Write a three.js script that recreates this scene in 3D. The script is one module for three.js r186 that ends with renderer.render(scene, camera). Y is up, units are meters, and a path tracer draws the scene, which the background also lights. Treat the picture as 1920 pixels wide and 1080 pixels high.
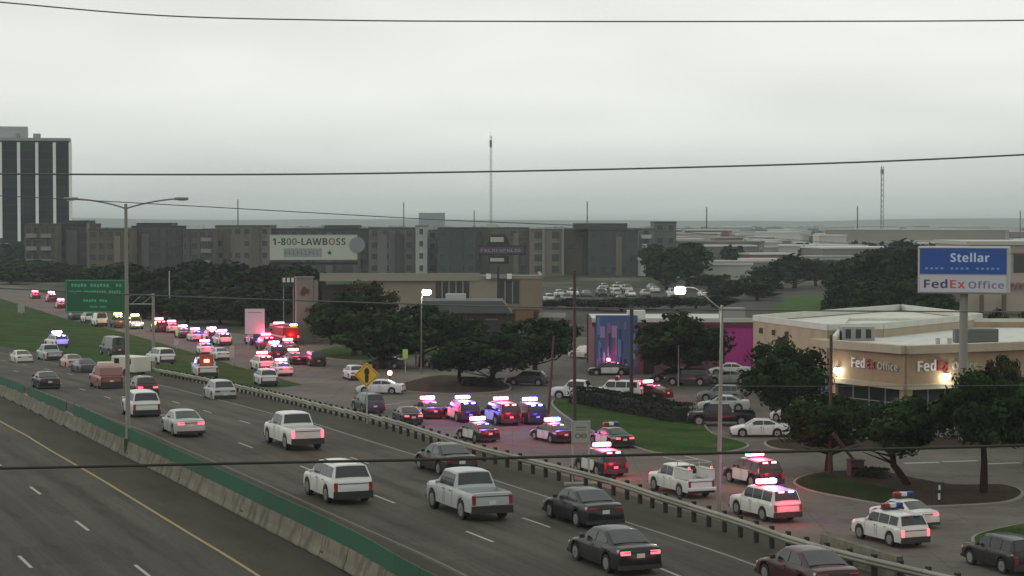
import * as THREE from 'three';
import { mergeGeometries, toCreasedNormals } from 'three/addons/utils/BufferGeometryUtils.js';
import { RoundedBoxGeometry } from 'three/addons/geometries/RoundedBoxGeometry.js';
import { FontLoader } from 'three/addons/loaders/FontLoader.js';
import { TextGeometry } from 'three/addons/geometries/TextGeometry.js';

// ------------------------------------------------------------------ camera, sky, sun, exposure
const CAM_H = 13, F = 3890, PITCH = Math.atan(132 / F);
const camera = new THREE.PerspectiveCamera(2 * Math.atan(540 / F) * 180 / Math.PI, 1024 / 576, 1, 12000);
camera.position.set(0, CAM_H, 0);
camera.rotation.x = -PITCH;
const scene = new THREE.Scene();
const renderer = new THREE.WebGLRenderer({ antialias: true });
renderer.setSize(1024, 576);
renderer.toneMapping = THREE.LinearToneMapping;
renderer.toneMappingExposure = 1.0;
renderer.shadowMap.enabled = true;

function mulberry(a) { return () => { a |= 0; a = a + 0x6D2B79F5 | 0; let t = Math.imul(a ^ a >>> 15, 1 | a); t = t + Math.imul(t ^ t >>> 7, 61 | t) ^ t; return ((t ^ t >>> 14) >>> 0) / 4294967296; }; }
const rnd = mulberry(20250924);
const rr = (a, b) => a + (b - a) * rnd();
const pick = a => a[Math.floor(rnd() * a.length)];
const lerp = (a, b, t) => a + (b - a) * t;
const clamp = (x, a, b) => Math.max(a, Math.min(b, x));
const sstep = (a, b, x) => { const t = clamp((x - a) / (b - a), 0, 1); return t * t * (3 - 2 * t); };
function hash(x, y, s) { let h = Math.imul(x | 0, 374761393) + Math.imul(y | 0, 668265263) + Math.imul(s | 0, 974634777) | 0; h = Math.imul(h ^ h >>> 13, 1274126177); return ((h ^ h >>> 16) >>> 0) / 4294967296; }
function vnoise(x, y, px, py, s) {                     // periodic value noise
  const xi = Math.floor(x), yi = Math.floor(y), fx = x - xi, fy = y - yi, u = fx * fx * (3 - 2 * fx), v = fy * fy * (3 - 2 * fy);
  const m = (a, b) => ((a % b) + b) % b, h = (a, b) => hash(m(a, px), m(b, py), s);
  return lerp(lerp(h(xi, yi), h(xi + 1, yi), u), lerp(h(xi, yi + 1), h(xi + 1, yi + 1), u), v);
}
function fbm(x, y, px, py, s, o = 4) { let a = 0, w = .5, n = 0; for (let i = 0; i < o; i++) { a += w * vnoise(x, y, px, py, s + i); n += w; x *= 2; y *= 2; px *= 2; py *= 2; w *= .5; } return a / n; }

// overcast sky, computed: a pale grey-green sheet, a little darker and bluer towards the horizon
{
  const W = 1024, H = 512, d = new Float32Array(W * H * 4);
  for (let j = 0; j < H; j++) for (let i = 0; i < W; i++) {
    const el = (j + .5) / H * 180 - 90;                 // row 0 is the bottom
    const t = sstep(-1, 4.0, el), t2 = sstep(8, 60, el);
    const band = .55 * (fbm(i / W * 14, el / 2.2 + 40, 14, 4096, 5, 4) - .5) + .75 * (fbm(i / W * 44, el / 1.1 + 90, 44, 4096, 15, 5) - .5);
    let L = lerp(.57, .88, t) * lerp(1, 1.03, t2) * (1 + .42 * band);
    let c = [lerp(.965, .99, t), lerp(1.025, 1.018, t), lerp(1.0, .955, t)];
    if (el < -1) L = .2;
    const k = (j * W + i) * 4; d[k] = L * c[0]; d[k + 1] = L * c[1]; d[k + 2] = L * c[2]; d[k + 3] = 1;
  }
  const t = new THREE.DataTexture(d, W, H, THREE.RGBAFormat, THREE.FloatType);
  t.mapping = THREE.EquirectangularReflectionMapping; t.magFilter = t.minFilter = THREE.LinearFilter; t.needsUpdate = true;
  scene.background = t; scene.environment = t;
}
scene.fog = new THREE.FogExp2(0xc6d0d2, 0.00013);
const sun = new THREE.DirectionalLight(0xfff2e2, .5);
sun.position.set(-900, 260, -420); sun.target.position.set(0, 0, -150);
sun.castShadow = true; sun.shadow.radius = 30; sun.shadow.mapSize.set(4096, 4096);
Object.assign(sun.shadow.camera, { left: -300, right: 300, top: 250, bottom: -250, near: 1, far: 2500 });
scene.add(sun, sun.target);

// ------------------------------------------------------------------ helpers
const sinP = Math.sin(PITCH), cosP = Math.cos(PITCH);
function ray(px, py) { const u = (px - 960) / F, v = (540 - py) / F; return [u, -sinP + v * cosP, -cosP - v * sinP]; }
const GL = -5;                                       // street level; the freeway deck beside the camera lies 5 m higher and comes down in the distance
const fy = D => { const T = [[125, 0], [161, -1.2], [206, -2.5], [235, -3.4], [280, -4.3], [330, -4.8], [370, -4.93]]; if (D <= 125) return 0; for (let i = 1; i < T.length; i++) if (D <= T[i][0]) { const a = T[i - 1], b = T[i]; return lerp(a[1], b[1], (D - a[0]) / (b[0] - a[0])); } return -4.93; };
function G(px, py, y0 = GL) { const r = ray(px, py), t = (y0 - CAM_H) / r[1]; return new THREE.Vector3(r[0] * t, y0, r[2] * t); }
function At(px, py, D) { const r = ray(px, py), t = D / -r[2]; return new THREE.Vector3(r[0] * t, CAM_H + r[1] * t, -D); }
function GF(px, py) { let v = G(px, py, 0); for (let i = 0; i < 30; i++) v = G(px, py, lerp(v.y, fy(-v.z), .6)); return v; }
const gy = D => GL - 5 * sstep(650, 1100, D);
const ZS = 1.5615, HS = 1.385;
const names = {};
function numbered(n) { const k = names[n] = (names[n] ?? -1) + 1; return k ? n + '_' + String(k).padStart(3, '0') : n; }
function tag(o, label, category, group, kind) { o.userData.label = label; if (category) o.userData.category = category; if (group) o.userData.group = group; if (kind) o.userData.kind = kind; return o; }
function thing(name, label, category, pos = [0, 0, 0], turn = 0, group) {
  const o = new THREE.Group(); o.name = numbered(name); scene.add(o); o.position.set(...pos); o.rotation.y = turn;
  return tag(o, label, category, group);
}
function mesh(name, geo, mat, parent, pos, turn) {
  const m = new THREE.Mesh(geo, mat); m.name = parent ? name : numbered(name); m.castShadow = m.receiveShadow = true;
  if (pos) m.position.set(...pos); if (turn) m.rotation.y = turn;
  (parent || scene).add(m); return m;
}
function struct(name, geo, mat) { const m = mesh(name, geo, mat); m.userData.kind = 'structure'; return m; }
function M(list) { return mergeGeometries(list.map(g => { g = g.index ? g.toNonIndexed() : g; for (const k of Object.keys(g.attributes)) if (!['position', 'normal', 'uv'].includes(k)) g.deleteAttribute(k); return g; })); }
function B(w, h, d, x = 0, y = 0, z = 0, ry = 0, rx = 0, rz = 0) { const g = new THREE.BoxGeometry(w, h, d); if (rx) g.rotateX(rx); if (rz) g.rotateZ(rz); if (ry) g.rotateY(ry); g.translate(x, y, z); return g; }
function RB(w, h, d, r, x = 0, y = 0, z = 0) { const g = new RoundedBoxGeometry(w, h, d, 2, r); g.translate(x, y, z); return g; }
function C(r0, r1, h, x = 0, y = 0, z = 0, n = 10) { const g = new THREE.CylinderGeometry(r1, r0, h, n); g.translate(x, y + h / 2, z); return g; }   // base at y, r0 bottom
function bar(a, b, r, n = 6, r2 = r) {
  const A = new THREE.Vector3(...(a.toArray ? a.toArray() : a)), Bv = new THREE.Vector3(...(b.toArray ? b.toArray() : b)), d = Bv.clone().sub(A), g = new THREE.CylinderGeometry(r2, r, d.length(), n);
  g.applyQuaternion(new THREE.Quaternion().setFromUnitVectors(new THREE.Vector3(0, 1, 0), d.clone().normalize())); const m = A.add(Bv).multiplyScalar(.5); g.translate(m.x, m.y, m.z); return g;
}
function tube(pts, r, n = 6, seg = 24) { return new THREE.TubeGeometry(new THREE.CatmullRomCurve3(pts.map(p => p.isVector3 ? p : new THREE.Vector3(...p))), seg, r, n); }
function rgb(r, g, b) { return new THREE.Color().setRGB(r, g, b); }
const matCache = {};
function mat(c, rough = .85, o = {}) {
  const col = Array.isArray(c) ? rgb(...c) : new THREE.Color(c), key = col.getHexString(THREE.LinearSRGBColorSpace) + rough + JSON.stringify(o);
  return matCache[key] ??= new THREE.MeshStandardMaterial({ color: col, roughness: rough, ...o, side: THREE.DoubleSide });
}
function glow(c, k) { return mat([0.05, 0.05, 0.05], .4, { emissive: new THREE.Color().setRGB(...c).getHex(), emissiveIntensity: k }); }
function tex(n, fn, rx = 1, ry = 1, h = n) {
  const d = new Uint8Array(n * h * 4);
  for (let j = 0; j < h; j++) for (let i = 0; i < n; i++) { const c = fn(i / n, j / h), k = (j * n + i) * 4; for (let q = 0; q < 3; q++) { const l = clamp(c[q], 0, 1); d[k + q] = 255 * (l <= .0031308 ? l * 12.92 : 1.055 * Math.pow(l, 1 / 2.4) - .055); } d[k + 3] = 255; }
  const t = new THREE.DataTexture(d, n, h); t.colorSpace = THREE.SRGBColorSpace; t.wrapS = t.wrapT = THREE.RepeatWrapping; t.magFilter = THREE.LinearFilter; t.minFilter = THREE.LinearMipmapLinearFilter; t.generateMipmaps = true; t.repeat.set(rx, ry); t.needsUpdate = true; return t;
}
const mul = (c, k) => c.map(v => v * k);
const mix3 = (a, b, t) => a.map((v, i) => lerp(v, b[i], t));
// canvas print: flat lettering on signs
function print(w, h, draw) { const c = document.createElement('canvas'); c.width = w; c.height = h; const x = c.getContext('2d'); draw(x, w, h); const t = new THREE.CanvasTexture(c); t.colorSpace = THREE.SRGBColorSpace; return t; }

// ------------------------------------------------------------------ surface materials (uv in metres)
const tRoad = tex(512, (u, v) => {
  const L = u * 2 % 1, mid = Math.exp(-Math.pow((L - .5) / .12, 2)), trk = Math.exp(-Math.pow((L - .24) / .09, 2)) + Math.exp(-Math.pow((L - .76) / .09, 2));
  const n = fbm(u * 8, v * 5, 8, 5, 11, 5), f = fbm(u * 110, v * 150, 110, 150, 17, 2), st = fbm(u * 40, v * 2, 40, 2, 23, 4), blot = fbm(u * 14, v * 12, 14, 12, 29, 4), lane = u < .5 ? .95 : 1.05;
  const j = (v * 10 % 1) < .008 ? .78 : 1, crack = Math.abs(fbm(u * 5, v * 7, 5, 7, 33, 5) - .5) < .0035 ? .72 : 1, px = Math.floor(v * 10), patch = hash(px, u < .5 ? 1 : 2, 9) > .82 ? .86 : hash(px, u < .5 ? 1 : 2, 9) < .1 ? 1.12 : 1;
  return mul([.055, .049, .039], lane * (1 - .24 * mid * (.5 + blot) + .10 * trk) * (.72 + .56 * n) * (.86 + .28 * f) * (.74 + .52 * st) * j * crack * patch * (blot > .66 ? .8 : 1));
}, 1 / 7.3, 1 / 46, 1024);
const tShoulder = tex(256, (u, v) => { const n = fbm(u * 4, v * 4, 4, 4, 31, 5), f = fbm(u * 50, v * 50, 50, 50, 37, 2), st = fbm(u * 14, v * 2, 14, 2, 41, 3); return mul([.040, .035, .025], (.7 + .6 * n) * (.86 + .28 * f) * (.82 + .36 * st)); }, 1 / 7, 1 / 16);
const tConc = tex(512, (u, v) => {
  const n = fbm(u * 5, v * 5, 5, 5, 51, 5), f = fbm(u * 70, v * 70, 70, 70, 57, 2), n2 = fbm(u * 11, v * 11, 11, 11, 59, 3);
  const j = (u * 4 % 1) < .008 || (v * 4 % 1) < .008 ? .72 : 1, cell = .93 + .14 * hash(Math.floor(u * 4), Math.floor(v * 4), 3);
  return mul([.102, .094, .080], (.72 + .56 * n) * (.88 + .24 * f) * j * cell * (n2 > .64 ? .86 : 1));
}, 1 / 18, 1 / 18);
const tGrass = tex(512, (u, v) => {
  const n = fbm(u * 5, v * 5, 5, 5, 61, 5), f = fbm(u * 90, v * 90, 90, 90, 67, 2), p = fbm(u * 9, v * 9, 9, 9, 71, 4);
  return mul(mix3([.022, .052, .009], [.046, .052, .017], sstep(.52, .82, p)), (.5 + 1.0 * n) * (.5 + 1.0 * f));
}, 1 / 14, 1 / 14);
const tMulch = tex(256, (u, v) => { const f = fbm(u * 60, v * 60, 60, 60, 81, 3), n = fbm(u * 6, v * 6, 6, 6, 83, 4); return mul([.027, .018, .010], (.5 + n) * (.4 + 1.2 * f)); }, 1 / 5, 1 / 5);
const tEarth = tex(512, (u, v) => { const n = fbm(u * 8, v * 8, 8, 8, 91, 6), f = fbm(u * 40, v * 40, 40, 40, 93, 2); return mul(mix3([.026, .038, .016], [.075, .072, .06], sstep(.5, .62, n)), .6 + .8 * f); }, 1 / 220, 1 / 220);
const tStain = tex(512, (u, v) => {        // weathered barrier concrete, u along, v up
  const n = fbm(u * 8, v * 4, 8, 4, 101, 5), run = fbm(u * 30, v * 2, 30, 2, 103, 3), f = fbm(u * 80, v * 40, 80, 40, 105, 2);
  return mul([.145, .135, .1], (.62 + .6 * n) * (run > .6 ? .62 : run > .54 ? .82 : 1) * (.9 + .2 * f));
}, 1 / 12, 1 / 2);
const tWall = tex(256, (u, v) => { const n = fbm(u * 4, v * 4, 4, 4, 111, 5), f = fbm(u * 60, v * 60, 60, 60, 113, 2), s = fbm(u * 20, v * 2, 20, 2, 115, 3); return mul([1, 1, 1], (.82 + .3 * n) * (.94 + .12 * f) * (.9 + .16 * s)); }, 1 / 6, 1 / 6);
const tWood = tex(128, (u, v) => { const s = fbm(u * 30, v * 3, 30, 3, 121, 3), n = fbm(u * 4, v * 8, 4, 8, 123, 3); return mul([.055, .038, .026], (.5 + s) * (.6 + .7 * n)); }, 1, 1 / 3);
const vmat = (map, rough = .95, sp = .4) => new THREE.MeshPhysicalMaterial({ map, roughness: rough, specularIntensity: sp, side: THREE.DoubleSide, vertexColors: true });
const mRoad = vmat(tRoad, .85), mShoulder = vmat(tShoulder), mConc = vmat(tConc), mGrass = vmat(tGrass, 1, .1), mMulch = vmat(tMulch, 1, .2), mEarth = vmat(tEarth, 1, .2);
const mStain = new THREE.MeshStandardMaterial({ map: tStain, roughness: .95, side: THREE.DoubleSide });
const mWood = new THREE.MeshStandardMaterial({ map: tWood, roughness: .95 });
const wallMat = {};
const mWall = c => wallMat[c.join()] ??= new THREE.MeshStandardMaterial({ color: rgb(...c), map: tWall, roughness: .92, side: THREE.DoubleSide });
const mPaintW = mat([.28, .275, .25], .8), mPaintY = mat([.22, .17, .055], .8), mKerb = mWall([.19, .175, .15]);
const mSteel = mat([.30, .31, .31], .5, { metalness: .5 }), mGalv = mat([.34, .35, .345], .55, { metalness: .3 }), mDark = mat([.02, .02, .02], .7), mRubber = mat([.012, .012, .013], .85), mPoleW = mat([.2, .195, .17], .7);
const mPane = new THREE.MeshPhysicalMaterial({ color: rgb(.016, .02, .022), roughness: .08, specularIntensity: .9, side: THREE.DoubleSide });
const mPaneFar = mat([.028, .032, .035], .25);

function tint(g, k = .0, s = 7, amp = .35) {           // slow variation of the surface's own colour over tens of metres
  const p = g.attributes.position, c = new Float32Array(p.count * 3);
  for (let i = 0; i < p.count; i++) { const v = 1 + k + amp * (fbm(p.getX(i) / 11 + 500, p.getZ(i) / 11 + 500, 4096, 4096, s, 3) - .5) * 2 * .5; c[i * 3] = v; c[i * 3 + 1] = v; c[i * 3 + 2] = v; }
  g.setAttribute('color', new THREE.BufferAttribute(c, 3)); return g;
}
// polygon on the ground from [X, D] points, triangulated, flat at height y; uv = metres
function sheet(pts, y, k = 0, amp = .3) {
  const s = new THREE.Shape(pts.map(p => new THREE.Vector2(p[0], p[1]))), g = new THREE.ShapeGeometry(s), p = g.attributes.position;
  for (let i = 0; i < p.count; i++) { const x = p.getX(i), D = p.getY(i); p.setXYZ(i, x, y + GL, -D); g.attributes.uv.setXY(i, x, D); }
  g.setAttribute('normal', new THREE.BufferAttribute(new Float32Array(p.count * 3).map((_, i) => i % 3 === 1 ? 1 : 0), 3));
  return tint(g, k, 7, amp);
}
const gp = l => l.map(([x, y]) => { const v = G(x, y); return [v.x, -v.z]; });
function smoothClosed(pts, n = 48) { const c = new THREE.CatmullRomCurve3(pts.map(p => new THREE.Vector3(p[0], 0, p[1])), true, 'centripetal'); return c.getPoints(n).slice(0, -1).map(v => [v.x, v.z]); }
function inset(pts, d) {                               // move a closed outline inward by d metres
  let A = 0; const n = pts.length; for (let i = 0; i < n; i++) { const a = pts[i], b = pts[(i + 1) % n]; A += a[0] * b[1] - b[0] * a[1]; }
  const s = A > 0 ? 1 : -1;
  return pts.map((p, i) => { const a = pts[(i + n - 1) % n], b = pts[(i + 1) % n], tx = b[0] - a[0], tz = b[1] - a[1], l = Math.hypot(tx, tz) || 1; return [p[0] - s * tz / l * d, p[1] + s * tx / l * d]; });
}
function raised(pts, y0, h) {                          // kerb: low solid with the outline pts
  const s = new THREE.Shape(pts.map(p => new THREE.Vector2(p[0], p[1]))), g = new THREE.ExtrudeGeometry(s, { depth: h, bevelEnabled: true, bevelSize: .03, bevelThickness: .03, bevelSegments: 1 });
  g.rotateX(-Math.PI / 2); g.translate(0, y0 + GL, 0); return g;
}
// polylines along the roads: points {x, z} with right-hand normal, sampled every step metres
function poly(XD, step = 2) {
  const c = new THREE.CatmullRomCurve3(XD.map(([x, d]) => new THREE.Vector3(x, 0, -d)), false, 'centripetal'), n = Math.round(c.getLength() / step), out = [];
  for (let i = 0; i <= n; i++) { const p = c.getPointAt(i / n), t = c.getTangentAt(i / n); out.push({ x: p.x, z: p.z, tx: t.x, tz: t.z, nx: -t.z, nz: t.x, s: i / n * c.getLength() }); }
  return out;
}
function at(P, s) { const st = P[1].s - P[0].s, i = clamp(Math.floor(s / st), 0, P.length - 2), t = (s - P[i].s) / st, a = P[i], b = P[i + 1], o = {}; for (const k in a) o[k] = lerp(a[k], b[k], t); return o; }
function ribbon(P, d0, d1, y, i0 = 0, i1 = P.length - 1, cols = 6, k = 0) {
  const pos = [], uv = [], idx = [], w = cols + 1; let r = 0;
  for (let i = i0; i <= i1; i++, r++) for (let c = 0; c <= cols; c++) { const d = lerp(d0, d1, c / cols); pos.push(P[i].x + P[i].nx * d, y + fy(-P[i].z), P[i].z + P[i].nz * d); uv.push(d - 3.6, P[i].s); }
  for (let i = 0; i < r - 1; i++) for (let c = 0; c < cols; c++) { const a = i * w + c; idx.push(a, a + 1, a + w, a + 1, a + w + 1, a + w); }
  const g = new THREE.BufferGeometry(); g.setAttribute('position', new THREE.Float32BufferAttribute(pos, 3)); g.setAttribute('uv', new THREE.Float32BufferAttribute(uv, 2)); g.setIndex(idx); g.computeVertexNormals(); return tint(g, k, 9, .3);
}

// ------------------------------------------------------------------ the setting
{
  const Ds = [-400, -50, 30, 70, 120, 200, 300, 400, 520, 640, 680, 720, 760, 800, 840, 880, 920, 960, 1000, 1050, 1100, 1500, 2500, 4000, 7000], Xs = [-5000, -2500, -1200, -600, -300, -150, -60, 0, 60, 150, 300, 600, 1200, 2500, 5000], pos = [], uv = [], idx = [];
  for (const D of Ds) for (const X of Xs) { pos.push(X, gy(D) - .03, -D); uv.push(X, D); }
  const w = Xs.length; for (let i = 0; i < Ds.length - 1; i++) for (let c = 0; c < w - 1; c++) { const a = i * w + c; idx.push(a, a + 1, a + w, a + 1, a + w + 1, a + w); }
  const g = new THREE.BufferGeometry(); g.setAttribute('position', new THREE.Float32BufferAttribute(pos, 3)); g.setAttribute('uv', new THREE.Float32BufferAttribute(uv, 2)); g.setIndex(idx); g.computeVertexNormals(); tint(g, 0, 4, .1);
  struct('ground', g, mEarth);
}
const px2 = l => l.map(([x, y]) => { const v = GF(x, y); return [v.x, -v.z]; });
const BAR = poly([[13, 30], ...px2([[820, 1168], [660, 1070], [480, 976], [320, 893], [155, 810], [0, 739], [-130, 694], [-300, 650], [-520, 607], [-820, 568]])]);
const RAIL = poly([[27, 50], ...px2([[1560, 1068], [1380, 1008], [1235, 960], [1162, 935], [1005, 892], [897, 864], [770, 822], [592, 777], [487, 750], [390, 727], [290, 706]])], 1);
struct('freeway', ribbon(BAR, 3.4, 14.7, .004), mRoad);
struct('freeway_shoulder', ribbon(BAR, .35, 3.4, .004), mShoulder);
struct('freeway_shoulder', ribbon(BAR, 14.7, 18.4, .004), mShoulder);
struct('opposite_freeway', ribbon(BAR, -22, -3.6, .004, 0, BAR.length - 1, 10, -.2), mRoad);
struct('opposite_freeway_shoulder', ribbon(BAR, -3.6, -.35, .004), mShoulder);
for (const [a, b, nm] of [[18.4, 25, 'embankment'], [-28, -22, 'embankment']]) {      // grassed side slopes of the raised deck
  const pos = [], uv = [], idx = []; BAR.forEach((p, i) => { const h = fy(-p.z), lo = Math.min(h - .02, GL + .02); for (const [d, y] of [[a, a > 0 ? h : lo], [b, a > 0 ? lo : h]]) { pos.push(p.x + p.nx * d, y, p.z + p.nz * d); uv.push(d, p.s); } if (i) { const k = i * 2; idx.push(k - 2, k - 1, k, k - 1, k + 1, k); } });
  const g = new THREE.BufferGeometry(); g.setAttribute('position', new THREE.Float32BufferAttribute(pos, 3)); g.setAttribute('uv', new THREE.Float32BufferAttribute(uv, 2)); g.setIndex(idx); g.computeVertexNormals(); tint(g); struct(nm, g, mGrass);
}
function lineMark(P, d, w, m, name, s0 = 0, s1 = 1e9) { const i0 = Math.max(0, P.findIndex(p => p.s >= s0)); let i1 = P.findIndex(p => p.s > s1); if (i1 < 0) i1 = P.length - 1; struct(name, ribbon(P, d - w / 2, d + w / 2, .009, i0, i1, 1), m); }
function dashes(P, d, ph, name, sMax = 240) {
  const L = []; for (let s = ph; s < sMax; s += 12.2) { const a = at(P, s), b = at(P, s + 3); const g = new THREE.BufferGeometry(), w = .07, q = (p, e) => [p.x + p.nx * (d + e), .009 + fy(-p.z), p.z + p.nz * (d + e)];
    g.setAttribute('position', new THREE.Float32BufferAttribute([...q(a, -w), ...q(a, w), ...q(b, w), ...q(a, -w), ...q(b, w), ...q(b, -w)], 3)); g.setAttribute('uv', new THREE.Float32BufferAttribute(new Array(12).fill(0), 2)); g.computeVertexNormals(); L.push(g); }
  const m = struct(name, M(L), mPaintW); return m;
}
lineMark(BAR, 14.5, .12, mat([.17, .165, .15], .85), 'edge_line'); lineMark(BAR, 3.6, .1, mat([.12, .105, .07], .85), 'edge_line'); lineMark(BAR, -3.5, .15, mPaintY, 'yellow_edge_line');
dashes(BAR, 7.25, 5.3, 'lane_dashes'); dashes(BAR, 10.9, 8, 'lane_dashes'); dashes(BAR, -7.2, 2.2, 'lane_dashes'); dashes(BAR, -10.9, 6, 'lane_dashes');
// pavement of the frontage road and of the shop forecourts to its right, at street level
struct('frontage_road', sheet(gp([[2300, 1320], [1700, 1130], [1240, 990], [900, 892], [600, 800], [300, 730], [100, 684], [0, 664], [-200, 620], [-420, 560], [-420, 478], [-200, 496], [0, 528], [60, 544], [300, 604], [560, 642], [640, 690], [740, 733], [900, 745], [1050, 768], [1180, 838], [1240, 852], [1500, 905], [1900, 1010], [2500, 1180]]), .006), mConc);
struct('parking_lot', sheet(gp([[2500, 1186], [1900, 1016], [1500, 909], [1240, 856], [1180, 842], [1050, 772], [900, 748], [740, 736], [640, 694], [560, 640], [600, 632], [1500, 632], [2500, 640]]), .010, -.06), mConc);
struct('rear_parking_lot', sheet(gp([[1000, 602], [1010, 541], [1560, 541], [1500, 602]]), .006, -.62), mConc);
// grass median between freeway and frontage road
struct('grass_median', sheet(gp([[568, 722], [520, 727], [440, 724], [380, 716], [300, 706], [200, 694], [100, 676], [0, 656], [-200, 612], [-400, 556], [-400, 500], [-200, 520], [0, 560], [60, 578], [120, 597], [180, 611], [240, 626], [340, 655], [430, 683], [500, 704]]), .035), mGrass);
function plot(name, px, m, k = 0) {
  const o = smoothClosed(gp(px), 60); struct(name + '_kerb', raised(o, .006, .12), mKerb);
  struct(name, sheet(inset(o, .16), .175, k), m); return o;
}
const green1 = plot('grass_plot', [[1036, 752], [1080, 738], [1180, 742], [1262, 757], [1312, 782], [1338, 816], [1405, 838], [1340, 853], [1243, 853], [1182, 838], [1112, 812], [1058, 782]], mGrass);
plot('planting_strip', [[1440, 829], [1500, 827], [1600, 826], [1800, 823], [2000, 820], [2000, 838], [1800, 841], [1600, 845], [1500, 848], [1450, 843]], mMulch);
plot('tree_island', [[1488, 905], [1540, 889], [1640, 886], [1730, 902], [1790, 912], [1880, 912], [1918, 925], [1890, 944], [1800, 951], [1690, 953], [1590, 938], [1510, 921]], mMulch);
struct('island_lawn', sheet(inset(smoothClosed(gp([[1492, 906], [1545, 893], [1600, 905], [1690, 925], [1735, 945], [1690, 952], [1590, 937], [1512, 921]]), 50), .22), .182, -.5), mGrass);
plot('grass_corner', [[1822, 1012], [1880, 993], [1980, 978], [2080, 985], [2080, 1050], [1960, 1062], [1870, 1046]], mGrass);
plot('driveway_island', [[742, 733], [770, 716], [830, 706], [905, 711], [955, 724], [940, 736], [850, 740]], mMulch);
plot('driveway_grass', [[592, 660], [640, 652], [690, 656], [720, 668], [700, 678], [640, 676], [604, 670]], mGrass);
plot('roadside_lawn', [[530, 610], [620, 618], [800, 632], [1000, 642], [1080, 650], [1060, 664], [980, 668], [860, 672], [740, 664], [640, 645], [560, 636]], mGrass, -.2);
struct('distant_lawn', sheet(gp([[1490, 556], [1620, 552], [1640, 594], [1500, 598], [1440, 580]]), .02, .6), mGrass);
for (const [x, y] of [[1728, 868], [1800, 865], [1880, 869], [1960, 866]]) { const p = G(x, y); struct('pavement_marking', B(2.8, .003, .5, p.x, GL + .016, p.z, .25), mPaintW); }
struct('pavement_marking', B(12, .003, .16, G(720, 760).x, GL + .0135, G(720, 760).z, 1.1), mPaintW);
// low rise of wooded land along the horizon
{
  const pos = [], uv = [], idx = [], N = 120; for (let i = 0; i <= N; i++) { const x = lerp(-3200, 3200, i / N), h = 3 + 12 * fbm(i / 9, 3, 999, 999, 77, 4) + 9 * sstep(-500, -1500, x) ; pos.push(x, -8, -4300, x, h, -4700, x, -8, -5600); uv.push(x, 0, x, 40, x, 300); if (i < N) { const a = i * 3; idx.push(a, a + 3, a + 1, a + 1, a + 3, a + 4, a + 1, a + 4, a + 2, a + 2, a + 4, a + 5); } }
  const g = new THREE.BufferGeometry(); g.setAttribute('position', new THREE.Float32BufferAttribute(pos, 3)); g.setAttribute('uv', new THREE.Float32BufferAttribute(uv, 2)); g.setIndex(idx); g.computeVertexNormals(); struct('hills', g, mat([.07, .09, .08], 1));
}
// ------------------------------------------------------------------ median barrier, guardrail
const GAPS = [[47, 760], [137, 802]].map(q => -GF(...q).z);
{
  const b = thing('median_barrier', 'long concrete median barrier with stained sides under the green glare screen', 'barrier');
  const prof = [[-.3, 0], [-.3, .08], [-.2, .3], [-.1, .81], [.1, .81], [.2, .3], [.3, .08], [.3, 0]], segL = 6;
  const sh = new THREE.Shape(prof.map(p => new THREE.Vector2(...p)));
  const segG = []; for (let v = 0; v < 3; v++) { const g = new THREE.ExtrudeGeometry(sh, { depth: segL - .03, bevelEnabled: false }); g.translate(0, 0, -(segL - .03) / 2); const p = g.attributes.position, uv = g.attributes.uv; for (let i = 0; i < p.count; i++) uv.setXY(i, p.getZ(i) + v * 4.1, p.getY(i) + p.getX(i)); segG.push(g); }
  const panG = RB(.06, .7, 2.97, .012), postG = B(.055, .7, .05), frameG = B(.062, .05, 2.9);
  const green = [mat([.003, .064, .03], .85), mat([.003, .058, .027], .85), mat([.003, .069, .033], .85)], postM = mat([.006, .06, .034], .75);
  const s = thing('glare_screen', 'dark green panel screen standing on top of the concrete median barrier', 'screen');
  let k = 0;
  for (let q = 2; q < BAR[BAR.length - 1].s - 90; q += segL, k++) {
    const p = at(BAR, q + segL / 2), ry = Math.atan2(p.tx, p.tz); mesh('concrete_segment', segG[k % 3], mStain, b, [p.x, fy(-p.z), p.z], ry);
    if (k % 2 === 0) { const d = mesh('drain_slot', B(.012, .2, .42, .247, .17, 0), mat([.05, .045, .035], .95), b, [p.x, fy(-p.z), p.z], ry); }
    for (let h = 0; h < 2; h++) {
      const e = at(BAR, q + 1.5 + h * 3), D = -e.z, r2 = Math.atan2(e.tx, e.tz);
      const gap = GAPS.some(g => Math.abs(D - g) < 1.7);
      if (!gap) { mesh('screen_panel', panG, pick(green), s, [e.x, 1.16 + fy(D), e.z], r2); }
      const w = at(BAR, q + h * 3); mesh('screen_post', postG, postM, s, [w.x, 1.18 + fy(-w.z), w.z], r2);
    }
  }
}
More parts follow.
